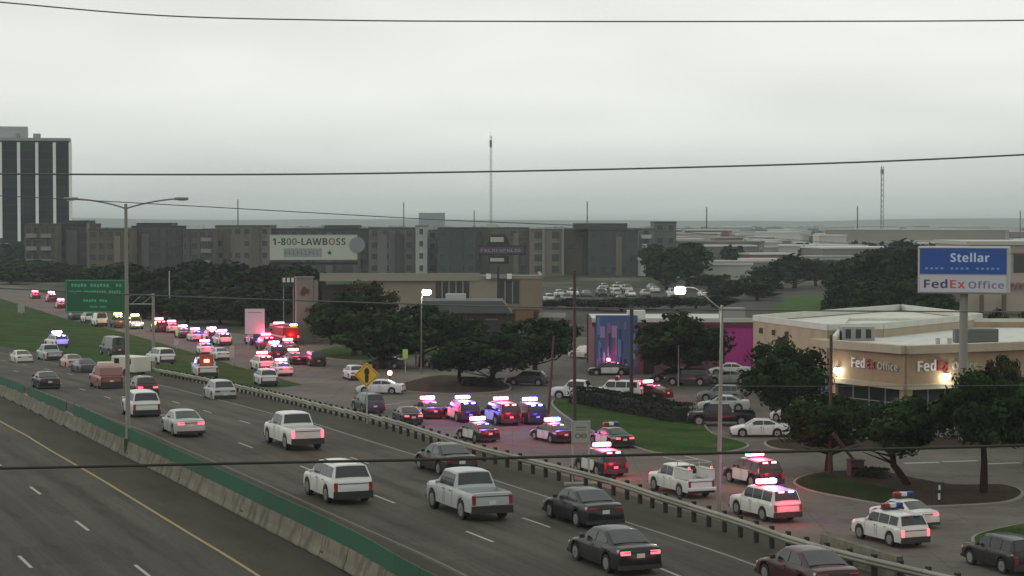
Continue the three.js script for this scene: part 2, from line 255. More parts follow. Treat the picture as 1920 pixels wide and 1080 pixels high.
{
  const g = thing('guardrail', 'steel guardrail on dark posts between the freeway and the frontage road', 'guardrail');
  const w = [[0, .5], [.04, .54], [.08, .58], [.08, .62], [.03, .665], [.08, .71], [.08, .75], [.04, .79], [0, .82], [-.012, .82], [.028, .79], [.066, .745], [.066, .715], [.014, .665], [.066, .615], [.066, .585], [.028, .545], [-.012, .5]];
  const sh = new THREE.Shape(w.map(p => new THREE.Vector2(-p[0], p[1]))), bar2 = new THREE.ExtrudeGeometry(sh, { depth: 2.99, bevelEnabled: false }); bar2.translate(0, 0, -1.495);
  const postG = M([B(.15, .9, .18, .2, .45, 0)]), blockG = B(.12, .3, .16, .07, .66, 0);
  const mr = [mat([.22, .215, .185], .7, { metalness: .2 }), mat([.2, .19, .16], .7, { metalness: .2 }), mat([.24, .235, .2], .7, { metalness: .2 })], pm = mat([.02, .016, .012], .95), bm = mat([.17, .15, .12], .9);
  const L = RAIL[RAIL.length - 1].s; let i = 0;
  for (let s = 1; s < L - 1; s += 1.5, i++) {
    const p = at(RAIL, s), ry = Math.atan2(p.tx, p.tz) + Math.PI; mesh('post', postG, pm, g, [p.x, fy(-p.z), p.z], ry); mesh('spacer_block', blockG, bm, g, [p.x, fy(-p.z), p.z], ry);
    if (i % 2 === 0) { const m = at(RAIL, s + 1.5); mesh('rail_beam', bar2, mr[i % 3], g, [m.x, fy(-m.z), m.z], Math.atan2(m.tx, m.tz) + Math.PI); }
  }
  // short concrete wall that takes over from the rail in the lower right
  const a = GF(1500, 1040), c = GF(1640, 1085), d = Math.hypot(a.x - c.x, a.z - c.z), sh2 = new THREE.Shape([[-.3, 0], [-.2, .3], [-.12, .8], [.12, .8], [.2, .3], [.3, 0]].map(p => new THREE.Vector2(...p))), eg = new THREE.ExtrudeGeometry(sh2, { depth: d, bevelEnabled: false });
  const t = thing('concrete_rail_end', 'short pale concrete wall beside the lower end of the steel guardrail', 'barrier', [a.x + .9, 0, a.z], Math.atan2(c.x - a.x, c.z - a.z)); mesh('wall', eg, mStain, t);
}

// ------------------------------------------------------------------ vehicles
const interp = (L, s) => { if (s <= L[0][0]) return L[0][1]; for (let i = 1; i < L.length; i++) if (s <= L[i][0]) { const a = L[i - 1], b = L[i]; return lerp(a[1], b[1], (s - a[0]) / (b[0] - a[0])); } return L[L.length - 1][1]; };
const SPEC = {
  sedan: { L: 4.85, W: 1.84, top: [[0, .58], [.06, .68], [.35, .78], [1.1, .93], [1.3, .96], [3.9, 1.0], [4.6, 1.03], [4.78, .98], [4.85, .8]], A: 1.12, rF: 2.02, rR: 3.2, Cc: 4.2, roof: 1.46, wh: [.93, 3.78], R: .33, bot: .2, sides: [[1.75, 2.62], [2.68, 3.62]], beam: 1.0 },
  hatch: { L: 4.5, W: 1.84, top: [[0, .6], [.06, .72], [.35, .86], [1.0, .98], [1.2, 1.0], [4.3, 1.05], [4.45, .98], [4.5, .8]], A: 1.05, rF: 1.85, rR: 3.75, Cc: 4.38, roof: 1.6, wh: [.88, 3.6], R: .34, bot: .22, sides: [[1.55, 2.42], [2.48, 3.3], [3.36, 3.85]] },
  suv: { L: 5.02, W: 2.0, top: [[0, .7], [.06, .92], [.3, 1.04], [1.15, 1.12], [1.4, 1.14], [4.85, 1.17], [4.98, 1.05], [5.02, .8]], A: 1.2, rF: 2.0, rR: 4.55, Cc: 4.94, roof: 1.79, wh: [.97, 3.92], R: .39, bot: .3, sides: [[1.72, 2.66], [2.72, 3.66], [3.74, 4.52]] },
  bigsuv: { L: 5.35, W: 2.05, top: [[0, .8], [.06, 1.02], [.3, 1.12], [1.25, 1.19], [1.45, 1.21], [5.2, 1.23], [5.32, 1.12], [5.35, .85]], A: 1.3, rF: 1.98, rR: 5.0, Cc: 5.28, roof: 1.92, wh: [1.0, 4.05], R: .41, bot: .34, sides: [[1.78, 2.72], [2.78, 3.8], [3.88, 4.9]] },
  pickup: { L: 5.85, W: 2.04, top: [[0, .84], [.06, 1.06], [.3, 1.16], [1.3, 1.2], [1.5, 1.22], [5.75, 1.24], [5.83, 1.2], [5.85, .9]], A: 1.32, rF: 2.0, rR: 3.55, Cc: 3.88, roof: 1.93, wh: [1.0, 4.65], R: .42, bot: .38, sides: [[1.8, 2.62], [2.68, 3.5]], bed: [3.98, 5.74] },
  van: { L: 5.6, W: 2.04, top: [[0, .8], [.06, 1.0], [.7, 1.18], [.9, 1.2], [5.5, 1.22], [5.58, 1.1], [5.6, .8]], A: .72, rF: 1.5, rR: 5.35, Cc: 5.55, roof: 2.3, wh: [.95, 4.4], R: .38, bot: .3, sides: [[1.3, 2.2]] },
};
const geoCache = {};
function loft(rings, capF, capR) {
  const n = rings[0].length, pos = [], idx = []; rings.forEach(r => r.forEach(p => pos.push(...p)));
  for (let i = 0; i < rings.length - 1; i++) for (let j = 0; j < n - 1; j++) { const a = i * n + j; idx.push(a, a + 1, a + n, a + 1, a + n + 1, a + n); }
  for (const [on, k] of [[capF, 0], [capR, (rings.length - 1) * n]]) if (on) for (let j = 1; j < n - 1; j++) idx.push(k, k + j, k + j + 1);
  let g = new THREE.BufferGeometry(); g.setAttribute('position', new THREE.Float32BufferAttribute(pos, 3)); g.setAttribute('uv', new THREE.Float32BufferAttribute(new Array(pos.length / 3 * 2).fill(0), 2)); g.setIndex(idx); g = toCreasedNormals(g, .65); return g;
}
// local frame: front of the vehicle at z = 0 side (-L/2), rear at +L/2; forward is -z
function carGeo(type) {
  if (geoCache[type]) return geoCache[type];
  const p = SPEC[type], { L, W } = p, R = p.R + .075, out = {}, Z = s => s - L / 2, yc = p.R;
  let ss = [0, .03, .06, .14, .3, ...Array.from({ length: 15 }, (_, i) => .3 + (L - .5) * (i + 1) / 16), L - .16, L - .07, L - .03, L];
  for (const w of p.wh) { ss = ss.filter(s => Math.abs(s - w) > R + .02); for (let k = 0; k <= 10; k++) ss.push(w - R * Math.cos(Math.PI * k / 10)); ss.push(w - R - .01, w + R + .01); }
  if (p.bed) ss.push(p.bed[0] - .01, p.bed[0], p.bed[1], p.bed[1] + .01);
  ss.sort((a, b) => a - b);
  const rings = ss.map(s => {
    const t = interp(p.top, s), e = Math.min(s, L - s), w = W / 2 * (e < .5 ? lerp(s < L / 2 ? .86 : .9, 1, Math.sqrt(clamp(e / .5, 0, 1))) : 1);
    let yb = p.bot; for (const q of p.wh) if (Math.abs(s - q) < R) yb = Math.max(yb, Math.min(yc + Math.sqrt(R * R - (s - q) ** 2), t - .12));
    if (e < .03) yb = Math.max(yb, p.bot + .12);
    const inBed = p.bed && s >= p.bed[0] && s <= p.bed[1], y1 = lerp(yb, t, .28), y2 = lerp(yb, t, .62), y3 = Math.max(t - .07, y2 + .02);
    const half = [[w - .07, yb], [w - .015, yb + .02], [w, y1], [w - .015, y2], [w - .05, y3], [w - .1, t], inBed ? [w - .11, .78] : [w * .55, t + .025], inBed ? [0, .78] : [0, t + .035]];
    return [...half.map(q => [q[0], q[1], Z(s)]), ...half.slice(0, -1).reverse().map(q => [-q[0], q[1], Z(s)])];
  });
  const bodyL = [loft(rings, true, true)];
  // greenhouse
  const wB = W / 2 - .09, tum = .17, beltAt = s => interp(p.top, s) - .01, prof = [[p.A, beltAt(p.A)], [p.rF, p.roof - .02], [lerp(p.rF, p.rR, .4), p.roof], [p.rR, p.roof - .03], [p.Cc, beltAt(p.Cc)]], th = s => interp(prof, s);
  const sideX = (s, y) => { const b = beltAt(s); return wB - tum * clamp((y - b) / (p.roof - b), 0, 1); };
  let gs = []; for (let k = 0; k <= 8; k++) gs.push(lerp(p.A, p.rF, k / 8), lerp(p.rR, p.Cc, k / 8)); for (let k = 1; k < 8; k++) gs.push(lerp(p.rF, p.rR, k / 8)); gs = [...new Set(gs)].sort((a, b) => a - b);
  bodyL.push(loft(gs.map(s => {
    const t = th(s), b = beltAt(s) - .03, y1 = Math.max(t - .07, b + .005), y2 = Math.max(t - .02, b + .01), half = [[wB, b], [sideX(s, y1), y1], [sideX(s, y2) - .04, y2], [(wB - tum) * .5, t + .02], [0, t + .03]];
    return [...half.map(q => [q[0], q[1], Z(s)]), ...half.slice(0, -1).reverse().map(q => [-q[0], q[1], Z(s)])];
  }), true, true));
  out.body = M(bodyL);
  const grid = (nu, nv, f) => { const pos = [], idx = []; for (let i = 0; i <= nu; i++) for (let j = 0; j <= nv; j++) pos.push(...f(i / nu, j / nv)); for (let i = 0; i < nu; i++) for (let j = 0; j < nv; j++) { const a = i * (nv + 1) + j; idx.push(a, a + 1, a + nv + 1, a + 1, a + nv + 2, a + nv + 1); } const g = new THREE.BufferGeometry(); g.setAttribute('position', new THREE.Float32BufferAttribute(pos, 3)); g.setAttribute('uv', new THREE.Float32BufferAttribute(new Array(pos.length / 3 * 2).fill(0), 2)); g.setIndex(idx); g.computeVertexNormals(); return g; };
  const slope = (sa, sb, dir) => grid(5, 8, (u, v) => { const s = lerp(sa, sb, u), t = th(s), x = (v * 2 - 1) * (sideX(s, t - .03) - .09), c = 1 - Math.pow(Math.abs(v * 2 - 1), 2); return [x, t + .004 + .024 * c + .012, Z(s) + dir * .014]; });
  out.windshield = slope(lerp(p.A, p.rF, .08), lerp(p.A, p.rF, .93), -1);
  out.rear_window = slope(lerp(p.rR, p.Cc, type === 'sedan' ? .06 : .1), lerp(p.rR, p.Cc, type === 'sedan' ? .86 : .8), 1);
  out.sides = []; for (const sg of [1, -1]) for (const [s0, s1] of p.sides) out.sides.push(grid(6, 2, (u, v) => { const s = lerp(s0, s1, u), b = beltAt(s) + .05, t = Math.max(th(s) - .1, b + .01), y = lerp(b, t, v); return [sg * (sideX(s, y) + .012), y, Z(s)]; }));
  const tyre = new THREE.CylinderGeometry(p.R, p.R, .24, 20); tyre.rotateZ(Math.PI / 2); out.tyre = tyre;
  const rim = M([C(p.R * .66, p.R * .66, .012, 0, 0, 0, 16), ...Array.from({ length: 5 }, (_, i) => B(.05, .02, p.R * 1.1, 0, .014, 0, i * Math.PI / 5))]); rim.rotateZ(-Math.PI / 2); rim.translate(.118, 0, 0); out.rim = rim;
  out.under = M([B(W * .74, .34, L - .5, 0, p.bot + .15, 0), B(W * .93, .13, .1, 0, p.bot + .1, -L / 2 + .02), B(W * .93, type === 'sedan' ? .16 : .34, .13, 0, p.bot + (type === 'sedan' ? .1 : .15), L / 2 - .03)]);
  const yh = interp(p.top, .1), yt = interp(p.top, L - .1);
  out.head = RB(.36, .15, .14, .03, 0, yh - .12, -L / 2 + .1); out.grille = B(W * .46, .2, .05, 0, yh - .2, -L / 2 + .005);
  out.tail = ['sedan', 'hatch'].includes(type) ? RB(.4, .15, .12, .03, 0, yt - .17, L / 2 - .05) : RB(.17, .42, .12, .03, 0, yt - .3, L / 2 - .04);
  out.tailX = ['sedan', 'hatch'].includes(type) ? W / 2 - .33 : W / 2 - .18; out.plate = B(.32, .16, .02, 0, type === 'sedan' ? .72 : yt - .42, L / 2 + .012);
  out.mirror = M([RB(.2, .15, .1, .03, 0, 0, 0)]); out.mirrorP = [W / 2 + .06, beltAt(p.A + .55) + .1, Z(p.A + .62)];
  out.barY = p.roof + .03; out.barZ = Z(lerp(p.rF, p.rR, .28)); out.p = p; out.Z = Z;
  out.doors = [1, -1].map(sg => grid(8, 4, (u, v) => { const s = lerp(p.sides[0][0] - .28, p.sides[1] ? p.sides[1][1] - .1 : p.sides[0][1], u), t = interp(p.top, s); let yb = p.bot; for (const q of p.wh) if (Math.abs(s - q) < R) yb = Math.max(yb, yc + Math.sqrt(R * R - (s - q) ** 2)); const y = lerp(yb + .06, t - .06, v), f = (y - yb) / (t - yb); return [sg * (W / 2 + .014 - (f > .62 ? lerp(.015, .05, (f - .62) / .32) : f > .28 ? .015 * (f - .28) / .34 : .01)), y, Z(s)]; }));
  const seamAt = p.sides.slice(0, 2).flatMap(q => [q[0] - .22, q[1] + .03]); out.seams = ([1, -1].flatMap(sg => [...new Set(seamAt)].filter(s => !p.wh.some(q => Math.abs(s - q) < R)).map(s0 => grid(1, 4, (u, v) => { const s = s0 + u * .022, t = interp(p.top, s), yb = p.bot, y = lerp(yb + .1, t - .05, v), f = (y - yb) / (t - yb); return [sg * (W / 2 + .018 - (f > .62 ? lerp(.015, .05, (f - .62) / .32) : f > .28 ? .015 * (f - .28) / .34 : .01)), y, Z(s)]; }))));
  out.roof_panel = grid(8, 8, (u, v) => { const s = lerp(p.rF + .03, p.rR - .03, u), t = th(s), hw = wB - tum, x = (v * 2 - 1) * (hw - .05), a = Math.abs(x); return [x, (a < hw * .5 ? lerp(t + .03, t + .02, a / (hw * .5)) : lerp(t + .02, t - .02, (a - hw * .5) / (hw * .5 - .04))) + .014, Z(s)]; });
  out.tailgate = B(W * .72, .035, .012, 0, yt - .14, L / 2 + .008); out.handle = B(.022, .03, .17); out.beltAt = beltAt;
  return geoCache[type] = out;
}
const PAINT = {}; const paint = c => PAINT[c.join()] ??= new THREE.MeshPhysicalMaterial({ color: rgb(...c), roughness: .5, specularIntensity: .35, clearcoat: .5, clearcoatRoughness: .12, side: THREE.DoubleSide });
const COL = { white: [.52, .53, .51], cream: [.5, .49, .43], silver: [.33, .35, .35], grey: [.14, .15, .155], dgrey: [.045, .048, .05], black: [.008, .008, .01], red: [.22, .012, .014], dred: [.035, .005, .008], tan: [.33, .24, .18], blue: [.03, .05, .1], pink: [.4, .27, .24], rose: [.24, .09, .08] };
const mTailOff = mat([.22, .012, .012], .3), mTailOn = glow([1, .09, .12], 3.2), mHeadOff = mat([.5, .52, .5], .15), mHeadOn = glow([1, .97, .88], 9), mPlate = mat([.5, .5, .47], .5), mRim = mat([.32, .33, .33], .4, { metalness: .6 });
const mRedL = glow([1, .11, .2], 20), mBlueL = glow([.24, .2, 1], 28), mWhiteL = glow([1, .85, .95], 16), mAmberL = glow([1, .62, .15], 22), mPurple = glow([.8, .3, 1], 22);
function glowLight(parent, c, cd, x, y, z, r = 6) { const l = new THREE.PointLight(new THREE.Color().setRGB(...c), cd); l.position.set(x, y, z); l.castShadow = true; l.shadow.radius = r; l.name = 'lamp_light'; parent.add(l); }
// police bar of lamps across the roof
function lightBar(car, g, mode, k = 1) {
  const bar = mesh('light_bar', RB(1.35, .09, .36, .03), mDark, car, [0, g.barY + .07, g.barZ]), L = g.p.L, W = g.p.W;
  const sets = { rb: [mRedL, mWhiteL, mBlueL], r: [mRedL, mRedL, mRedL], b: [mBlueL, mWhiteL, mBlueL], p: [mRedL, mPurple, mBlueL], a: [mAmberL, mAmberL, mAmberL], off: [mTailOff, mHeadOff, mat([.02, .03, .2], .3)] }[mode];
  [-.44, 0, .44].forEach((x, i) => mesh(['red_lamp', 'middle_lamp', 'blue_lamp'][i], RB(.42, .27, .36, .07), sets[i], bar, [x, .18, 0]));
  const hatch = g.p.roof > 1.6, fz = hatch ? g.Z(g.p.rR) + .12 : g.Z(g.p.rR) + .2, fyy = g.p.roof - (hatch ? .1 : .12);
  [[-1, sets[0]], [1, sets[2]]].forEach(([s, m]) => mesh('rear_flasher', RB(.34, .09, .08, .02), m, car, [s * .33, fyy, fz]));
  if (mode === 'off') return;
  const cR = [1, .015, .09], cB = [.16, .07, 1], cA = [1, .45, .08], y = g.barY + .62, E = 7.5 * k;
  const P = { rb: [cR, cB], r: [cR, cR], b: [cB, cB], p: [cR, cB], a: [cA, cA] }[mode];
  glowLight(car, P[0], E * 1.2, -.45, y, g.barZ + .2, 10); glowLight(car, P[1], E, .45, y, g.barZ + .2, 10); glowLight(car, P[0], E * .5, 0, 1.25, L / 2 + .8, 10);
}
function vehicle(type, color, pos, yaw, name, label, cat, o = {}) {
  if (o.bw) color = 'black'; const g = carGeo(type), p = g.p, W = p.W, L = p.L, t = thing(name, label, cat, pos, yaw, o.group), pm = paint(COL[color]);
  mesh('body', g.body, pm, t);
  mesh('windshield', g.windshield, mPane, t); mesh('rear_window', g.rear_window, mPane, t);
  for (const s of g.sides) mesh('side_window', s, mPane, t);
  mesh('bumper', g.under, mDark, t);
  for (const z of p.wh) for (const s of [1, -1]) { const w = mesh('wheel', g.tyre, mRubber, t, [s * (W / 2 - .13), p.R, g.Z(z)]); if (s < 0) w.rotation.y = Math.PI; if (!o.lite) mesh('rim', g.rim, mRim, w); }
  for (const s of [1, -1]) { mesh('headlight', g.head, o.head ? mHeadOn : mHeadOff, t, [s * (W / 2 - .29), 0, 0]); mesh('taillight', g.tail, o.brake ? mTailOn : mTailOff, t, [s * g.tailX, 0, 0]); }
  if (o.brake) glowLight(t, [1, .05, .05], .35, 0, .7, L / 2 + .9, 12);
  if (o.head) glowLight(t, [1, .95, .85], 2, 0, .7, -L / 2 - .35, 8);
  if (!o.lite) {
    mesh('grille', g.grille, mDark, t); mesh('licence_plate', g.plate, mPlate, t);
    for (const s of [1, -1]) mesh('mirror', g.mirror, ['white', 'silver', 'cream'].includes(color) && !o.police ? pm : mDark, t, [s * g.mirrorP[0], g.mirrorP[1], g.mirrorP[2]]);
    for (const [s0, s1] of p.sides.slice(0, 2)) for (const s of [1, -1]) { const q = s1 - .18; mesh('door_handle', g.handle, mDark, t, [s * (W / 2 + .004), g.beltAt(q) - .12, g.Z(q)]); }
    mesh('tailgate_trim', g.tailgate, mDark, t); for (const q of g.seams) mesh('door_seam', q, mDark, t);
  }
  if (o.bar) lightBar(t, g, o.bar, o.k);
  if (o.stripe) for (const s of [1, -1]) mesh('door_stripe', B(.012, .2, L * .62, 0, .72, .1), mat([.02, .04, .16], .4), t, [s * (W / 2 + .004), 0, 0]);
  if (o.bw) { const wp = paint(COL.white); for (const d of g.doors) mesh('door_panel', d, wp, t); mesh('roof_panel', g.roof_panel, wp, t); }
  if (o.rack) for (const s of [1, -1]) mesh('roof_rail', RB(.05, .05, 1.9, .02), mDark, t, [s * .62, p.roof + .04, .5]);
  return t;
}
const roadYaw = D => { let b = BAR[0]; for (const p of BAR) if (Math.abs(-p.z - D) < Math.abs(-b.z - D)) b = p; return Math.atan2(-b.tx, -b.tz); };
const frontYaw = D => Math.atan(interp([[100, .36], [200, .36], [460, .40]], D));
// [type, colour, px, py, turn in degrees, label, options]; the pixel is where the middle of the car meets the ground
function park(list, yawOf, group, ground = G) {
  for (const [type, color, px, py, dy, label, o = {}] of list) {
    const q = ground(px, py), D = -q.z, nm = o.name || { sedan: 'sedan_car', hatch: 'hatchback_car', suv: 'suv', bigsuv: 'suv', pickup: 'pickup_truck', van: 'van' }[type];
    const t = vehicle(type, color, [q.x, q.y + (o.y ?? .012), q.z], yawOf(D) + dy * Math.PI / 180, o.bar && !o.name ? (type === 'sedan' ? 'police_car' : type === 'van' ? 'ambulance' : 'police_suv') : nm, label, o.cat || (o.bar ? 'police car' : { sedan: 'car', hatch: 'car', suv: 'suv', bigsuv: 'suv', pickup: 'pickup truck', van: 'van' }[type]), { group, lite: D > 270, ...o });
    if (o.load) o.load(t, carGeo(type));
  }
}
park([
  ['suv', 'white', 632, 934, 0, 'white sport utility vehicle with dark rear glass nearest the green glare screen', { rack: true }],
  ['pickup', 'silver', 878, 962, 0, 'silver crew cab pickup with long empty bed in the middle freeway lane'],
  ['sedan', 'black', 1092, 978, 0, 'black sedan with pale licence plate in the lane next to the guardrail'],
  ['sedan', 'black', 1150, 1060, 0, 'black sedan with lit red tail lights at the lower picture edge', { brake: true }],
  ['sedan', 'dred', 1512, 1103, 0, 'dark red sedan cut off by the bottom edge beside the concrete wall'],
  ['sedan', 'black', 835, 884, 0, 'low black sedan ahead of the silver pickup, next to the guardrail'],
  ['pickup', 'white', 550, 836, 0, 'white pickup with grey bed and a glowing red tail light', { brake: true }],
  ['sedan', 'silver', 342, 813, 0, 'silver sedan with both brake lights lit alone in its lane', { brake: true }],
  ['suv', 'white', 264, 780, 0, 'white sport utility vehicle behind the light pole and the red car'],
  ['hatch', 'dred', 268, 742, 0, 'red car with glowing brake lights directly ahead of a white vehicle', { brake: true }],
  ['hatch', 'silver', 411, 750, 0, 'silver hatchback beside the far end of the guardrail'],
  ['sedan', 'dgrey', 158, 700, 0, 'dark brown sedan squeezed between a white car and the laden truck', { lite: true }],
  ['sedan', 'pink', 134, 690, 0, 'pale pinkish sedan in queue between silver pickup and dark brown sedan', { lite: true }],
  ['sedan', 'black', 86, 728, 0, 'low black sedan in the lane against the green screen, far left'],
  ['sedan', 'cream', 39, 681, 0, 'cream sedan farthest along the freeway at the left picture edge'],
  ['pickup', 'silver', 93, 677, 0, 'silver pickup directly below the flashing blue lights'],
  ['van', 'dgrey', 212, 666, 2, 'dark grey van on the shoulder against the grass median'],
  ['suv', 'white', 301, 682, 4, 'white sport utility vehicle with dark rear beside the sign gantry post'],
  ['suv', 'white', 106, 652, 2, 'white police vehicle flashing blue on the freeway shoulder by the grass', { bar: 'b', k: 1.2 }],
  ['pickup', 'white', 384, 708, -8, 'small white pickup past the rail end carrying orange signal board', { load: (t, g) => { mesh('signal_board', RB(1.3, 1.2, .12, .03), mat([.35, .06, .03], .6), t, [0, 1.7, 1.6]); mesh('amber_lamp', RB(.5, .3, .08, .03), glow([1, .3, .15], 5), t, [0, 1.7, 1.7]); mesh('board_post', B(.1, .8, .1), mDark, t, [0, 1.1, 1.58]); } }],
], roadYaw, undefined, GF);
// laden flatbed and white camper trailer on the freeway
{
  const q = GF(198, 728), t = vehicle('pickup', 'rose', [q.x, q.y + .012, q.z], roadYaw(-q.z), 'flatbed_truck', 'dull red work truck with a high pinkish load and dark underside', 'truck');
  mesh('load', RB(1.95, .75, 2.3, .08), mat([.3, .16, .14], .8), t, [0, 1.62, 1.55]); mesh('rear_guard', B(1.9, .5, .1), mDark, t, [0, .5, 2.95]); mesh('load_cover', RB(1.3, .4, 1.2, .1), mat([.5, .4, .36], .8), t, [-.2, 2.15, 1.2]);
  const r = GF(246, 704), u = thing('box_trailer', 'low white trailer with two dark windows behind the light pole', 'trailer', [r.x, r.y + .012, r.z], roadYaw(-r.z) + .5);
  mesh('body', RB(2.1, 1.5, 3.4, .08, 0, 1.15, 0), paint(COL.cream), u); for (const z of [-.9, .8]) mesh('window', RB(.03, .5, .7, .01, -1.06, 1.45, z), mPane, u); for (const z of [-.9, .8]) mesh('window', RB(.03, .5, .7, .01, 1.06, 1.45, z), mPane, u);
  for (const s of [1, -1]) mesh('wheel', carGeo('van').tyre, mRubber, u, [s * .95, .38, .4]); mesh('hitch', bar([0, .45, -1.7], [0, .4, -2.7], .05), mDark, u);
}
// emergency vehicles on the frontage road
const FP = 'white police vehicle';
park([
  ['sedan', 'white', 66, 560, 0, 'police car with twin red glow farthest up the frontage road', { bw: true, bar: 'r', k: 2.2 }],
  ['suv', 'white', 96, 566, 0, 'police vehicle with violet lights second from far end of the road', { bw: true, bar: 'p', k: 2 }],
  ['sedan', 'white', 114, 578, 0, 'police car with orange red lights left of the green sign', { bw: true, bar: 'r', k: 2 }],
  ['sedan', 'dgrey', 140, 599, 0, 'dark sedan under the lower left corner of the green sign'],
  ['suv', 'white', 165, 605, 0, 'white sport utility vehicle stopped below the middle of the green sign'],
  ['van', 'white', 186, 611, 0, 'white van with reddish roof light below the green sign', { bar: 'off' }],
  ['pickup', 'dgrey', 222, 614, 0, 'dark tow truck with amber beacon left of the light pole', { bar: 'a', name: 'tow_truck', cat: 'tow truck', k: 1.2 }],
  ['pickup', 'white', 252, 616, 180, 'white truck with headlights on facing the camera by the pole', { head: true, bar: 'a', name: 'tow_truck', cat: 'tow truck' }],
  ['suv', 'white', 298, 622, 0, 'police vehicle with pink glow right of the gantry post', { bw: true, bar: 'r', k: 1.3 }],
  ['sedan', 'white', 322, 623, 2, 'police car with red lights against the dark trees', { bar: 'r', k: 1 }],
  ['sedan', 'white', 343, 633, 0, 'police car with pink and blue lights near the median edge', { bw: true, bar: 'rb', k: 1.3 }],
  ['sedan', 'white', 366, 639, 0, 'police car bathed in magenta directly behind another police car', { bar: 'p', k: 1 }],
  ['suv', 'white', 396, 642, 0, 'police vehicle with violet lights beside the magenta lit cars', { bw: true, bar: 'rb', k: 1.3 }],
  ['suv', 'white', 416, 647, 0, 'police vehicle with bright pink roof lights close to white sign', { bar: 'p', k: 1.3 }],
  ['sedan', 'white', 384, 664, -3, 'police car with strong pink lamps on the grass median edge', { bar: 'p', k: 2, y: .05 }],
  ['sedan', 'white', 412, 674, 0, 'unlit white sedan on the median beside the pink police car', { y: .05 }],
  ['suv', 'white', 478, 646, 2, 'police vehicle with red lights under the small white sign', { bw: true, bar: 'r' }],
  ['suv', 'red', 498, 655, 0, 'red command vehicle with pink glow in the crowded cluster', { bar: 'r', name: 'fire_chief_suv', cat: 'fire vehicle' }],
  ['sedan', 'white', 540, 661, 2, 'police car with white pink lights right of the fire engine queue', { bw: true, bar: 'r', k: 1.6 }],
  ['suv', 'white', 513, 672, 0, 'police vehicle lit red and violet in middle of the cluster', { bw: true, bar: 'rb', k: 1.2 }],
  ['sedan', 'white', 550, 682, 2, 'police car with red glow at right edge of the cluster', { bw: true, bar: 'r', k: 1 }],
  ['suv', 'white', 491, 694, 0, 'police vehicle with brightest pink lights in front of the cluster', { bar: 'r', k: 1.6 }],
  ['sedan', 'white', 527, 703, 0, 'police car with red and blue lights beside the white vehicle', { bar: 'rb', k: 1 }],
  ['suv', 'white', 498, 722, -4, 'white sport utility vehicle at the tip of the grass median', { brake: false }],
  ['suv', 'black', 590, 685, -3, 'black sport utility vehicle alone right of the emergency cluster'],
  ['hatch', 'white', 663, 711, -3, 'white hatchback beside the yellow diamond sign'],
  ['sedan', 'white', 714, 738, 60, 'white sedan crossing the driveway behind the yellow sign', {}],
  ['suv', 'dgrey', 690, 772, 0, 'dark grey sport utility vehicle behind guardrail below yellow sign'],
  ['sedan', 'black', 764, 793, -4, 'black sedan glowing red at its rear behind the guardrail', { brake: true }],
  ['sedan', 'white', 802, 782, 0, 'police car with tall blue and pink lights behind black sedan', { bw: true, bar: 'p', k: 2 }],
  ['suv', 'white', 866, 788, 0, 'police vehicle with broad violet light bar left of red one', { bw: true, bar: 'b', k: 1.8 }],
  ['sedan', 'white', 896, 825, 6, 'black and white police car glowing pink nearest the guardrail', { bw: true, bar: 'rb', k: 1.8, marked: true }],
  ['bigsuv', 'white', 938, 794, 2, 'large black and white police vehicle bathed in red light', { bw: true, bar: 'r', k: 3 }],
  ['suv', 'white', 992, 792, -2, 'police vehicle with glaring blue white lights beside the grass', { bw: true, bar: 'b', k: 2 }],
  ['sedan', 'white', 1036, 827, 6, 'police car with blue rear glow between grass and guardrail', { bw: true, bar: 'rb', k: 1.2, marked: true }],
  ['sedan', 'white', 1146, 836, 4, 'white police car lit red from behind along the grass plot', { bw: true, bar: 'off', marked: true, brake: true }],
  ['suv', 'white', 1126, 888, 3, 'police vehicle with glowing red roof lights behind the roadside sign', { bw: true, bar: 'r', k: 3, marked: true }],
  ['suv', 'white', 1412, 908, 4, 'police vehicle with red lights behind white one at light pole', { bw: true, bar: 'r', k: 2.4, marked: true }],
  ['bigsuv', 'white', 1434, 970, 4, 'long white police vehicle with violet rear glow beside guardrail', { bar: 'rb', k: 1.6, marked: true }],
  ['suv', 'white', 1668, 1016, 4, 'white police vehicle with red tail alone on the open pavement', { bar: 'off', brake: true, marked: true }],
  ['sedan', 'white', 1694, 982, 4, 'white police sedan just beyond the lone white police vehicle', { bar: 'off', brake: true }],
  ['suv', 'black', 1880, 1066, 0, 'dark sport utility vehicle in the lower corner of the view'],
], frontYaw);
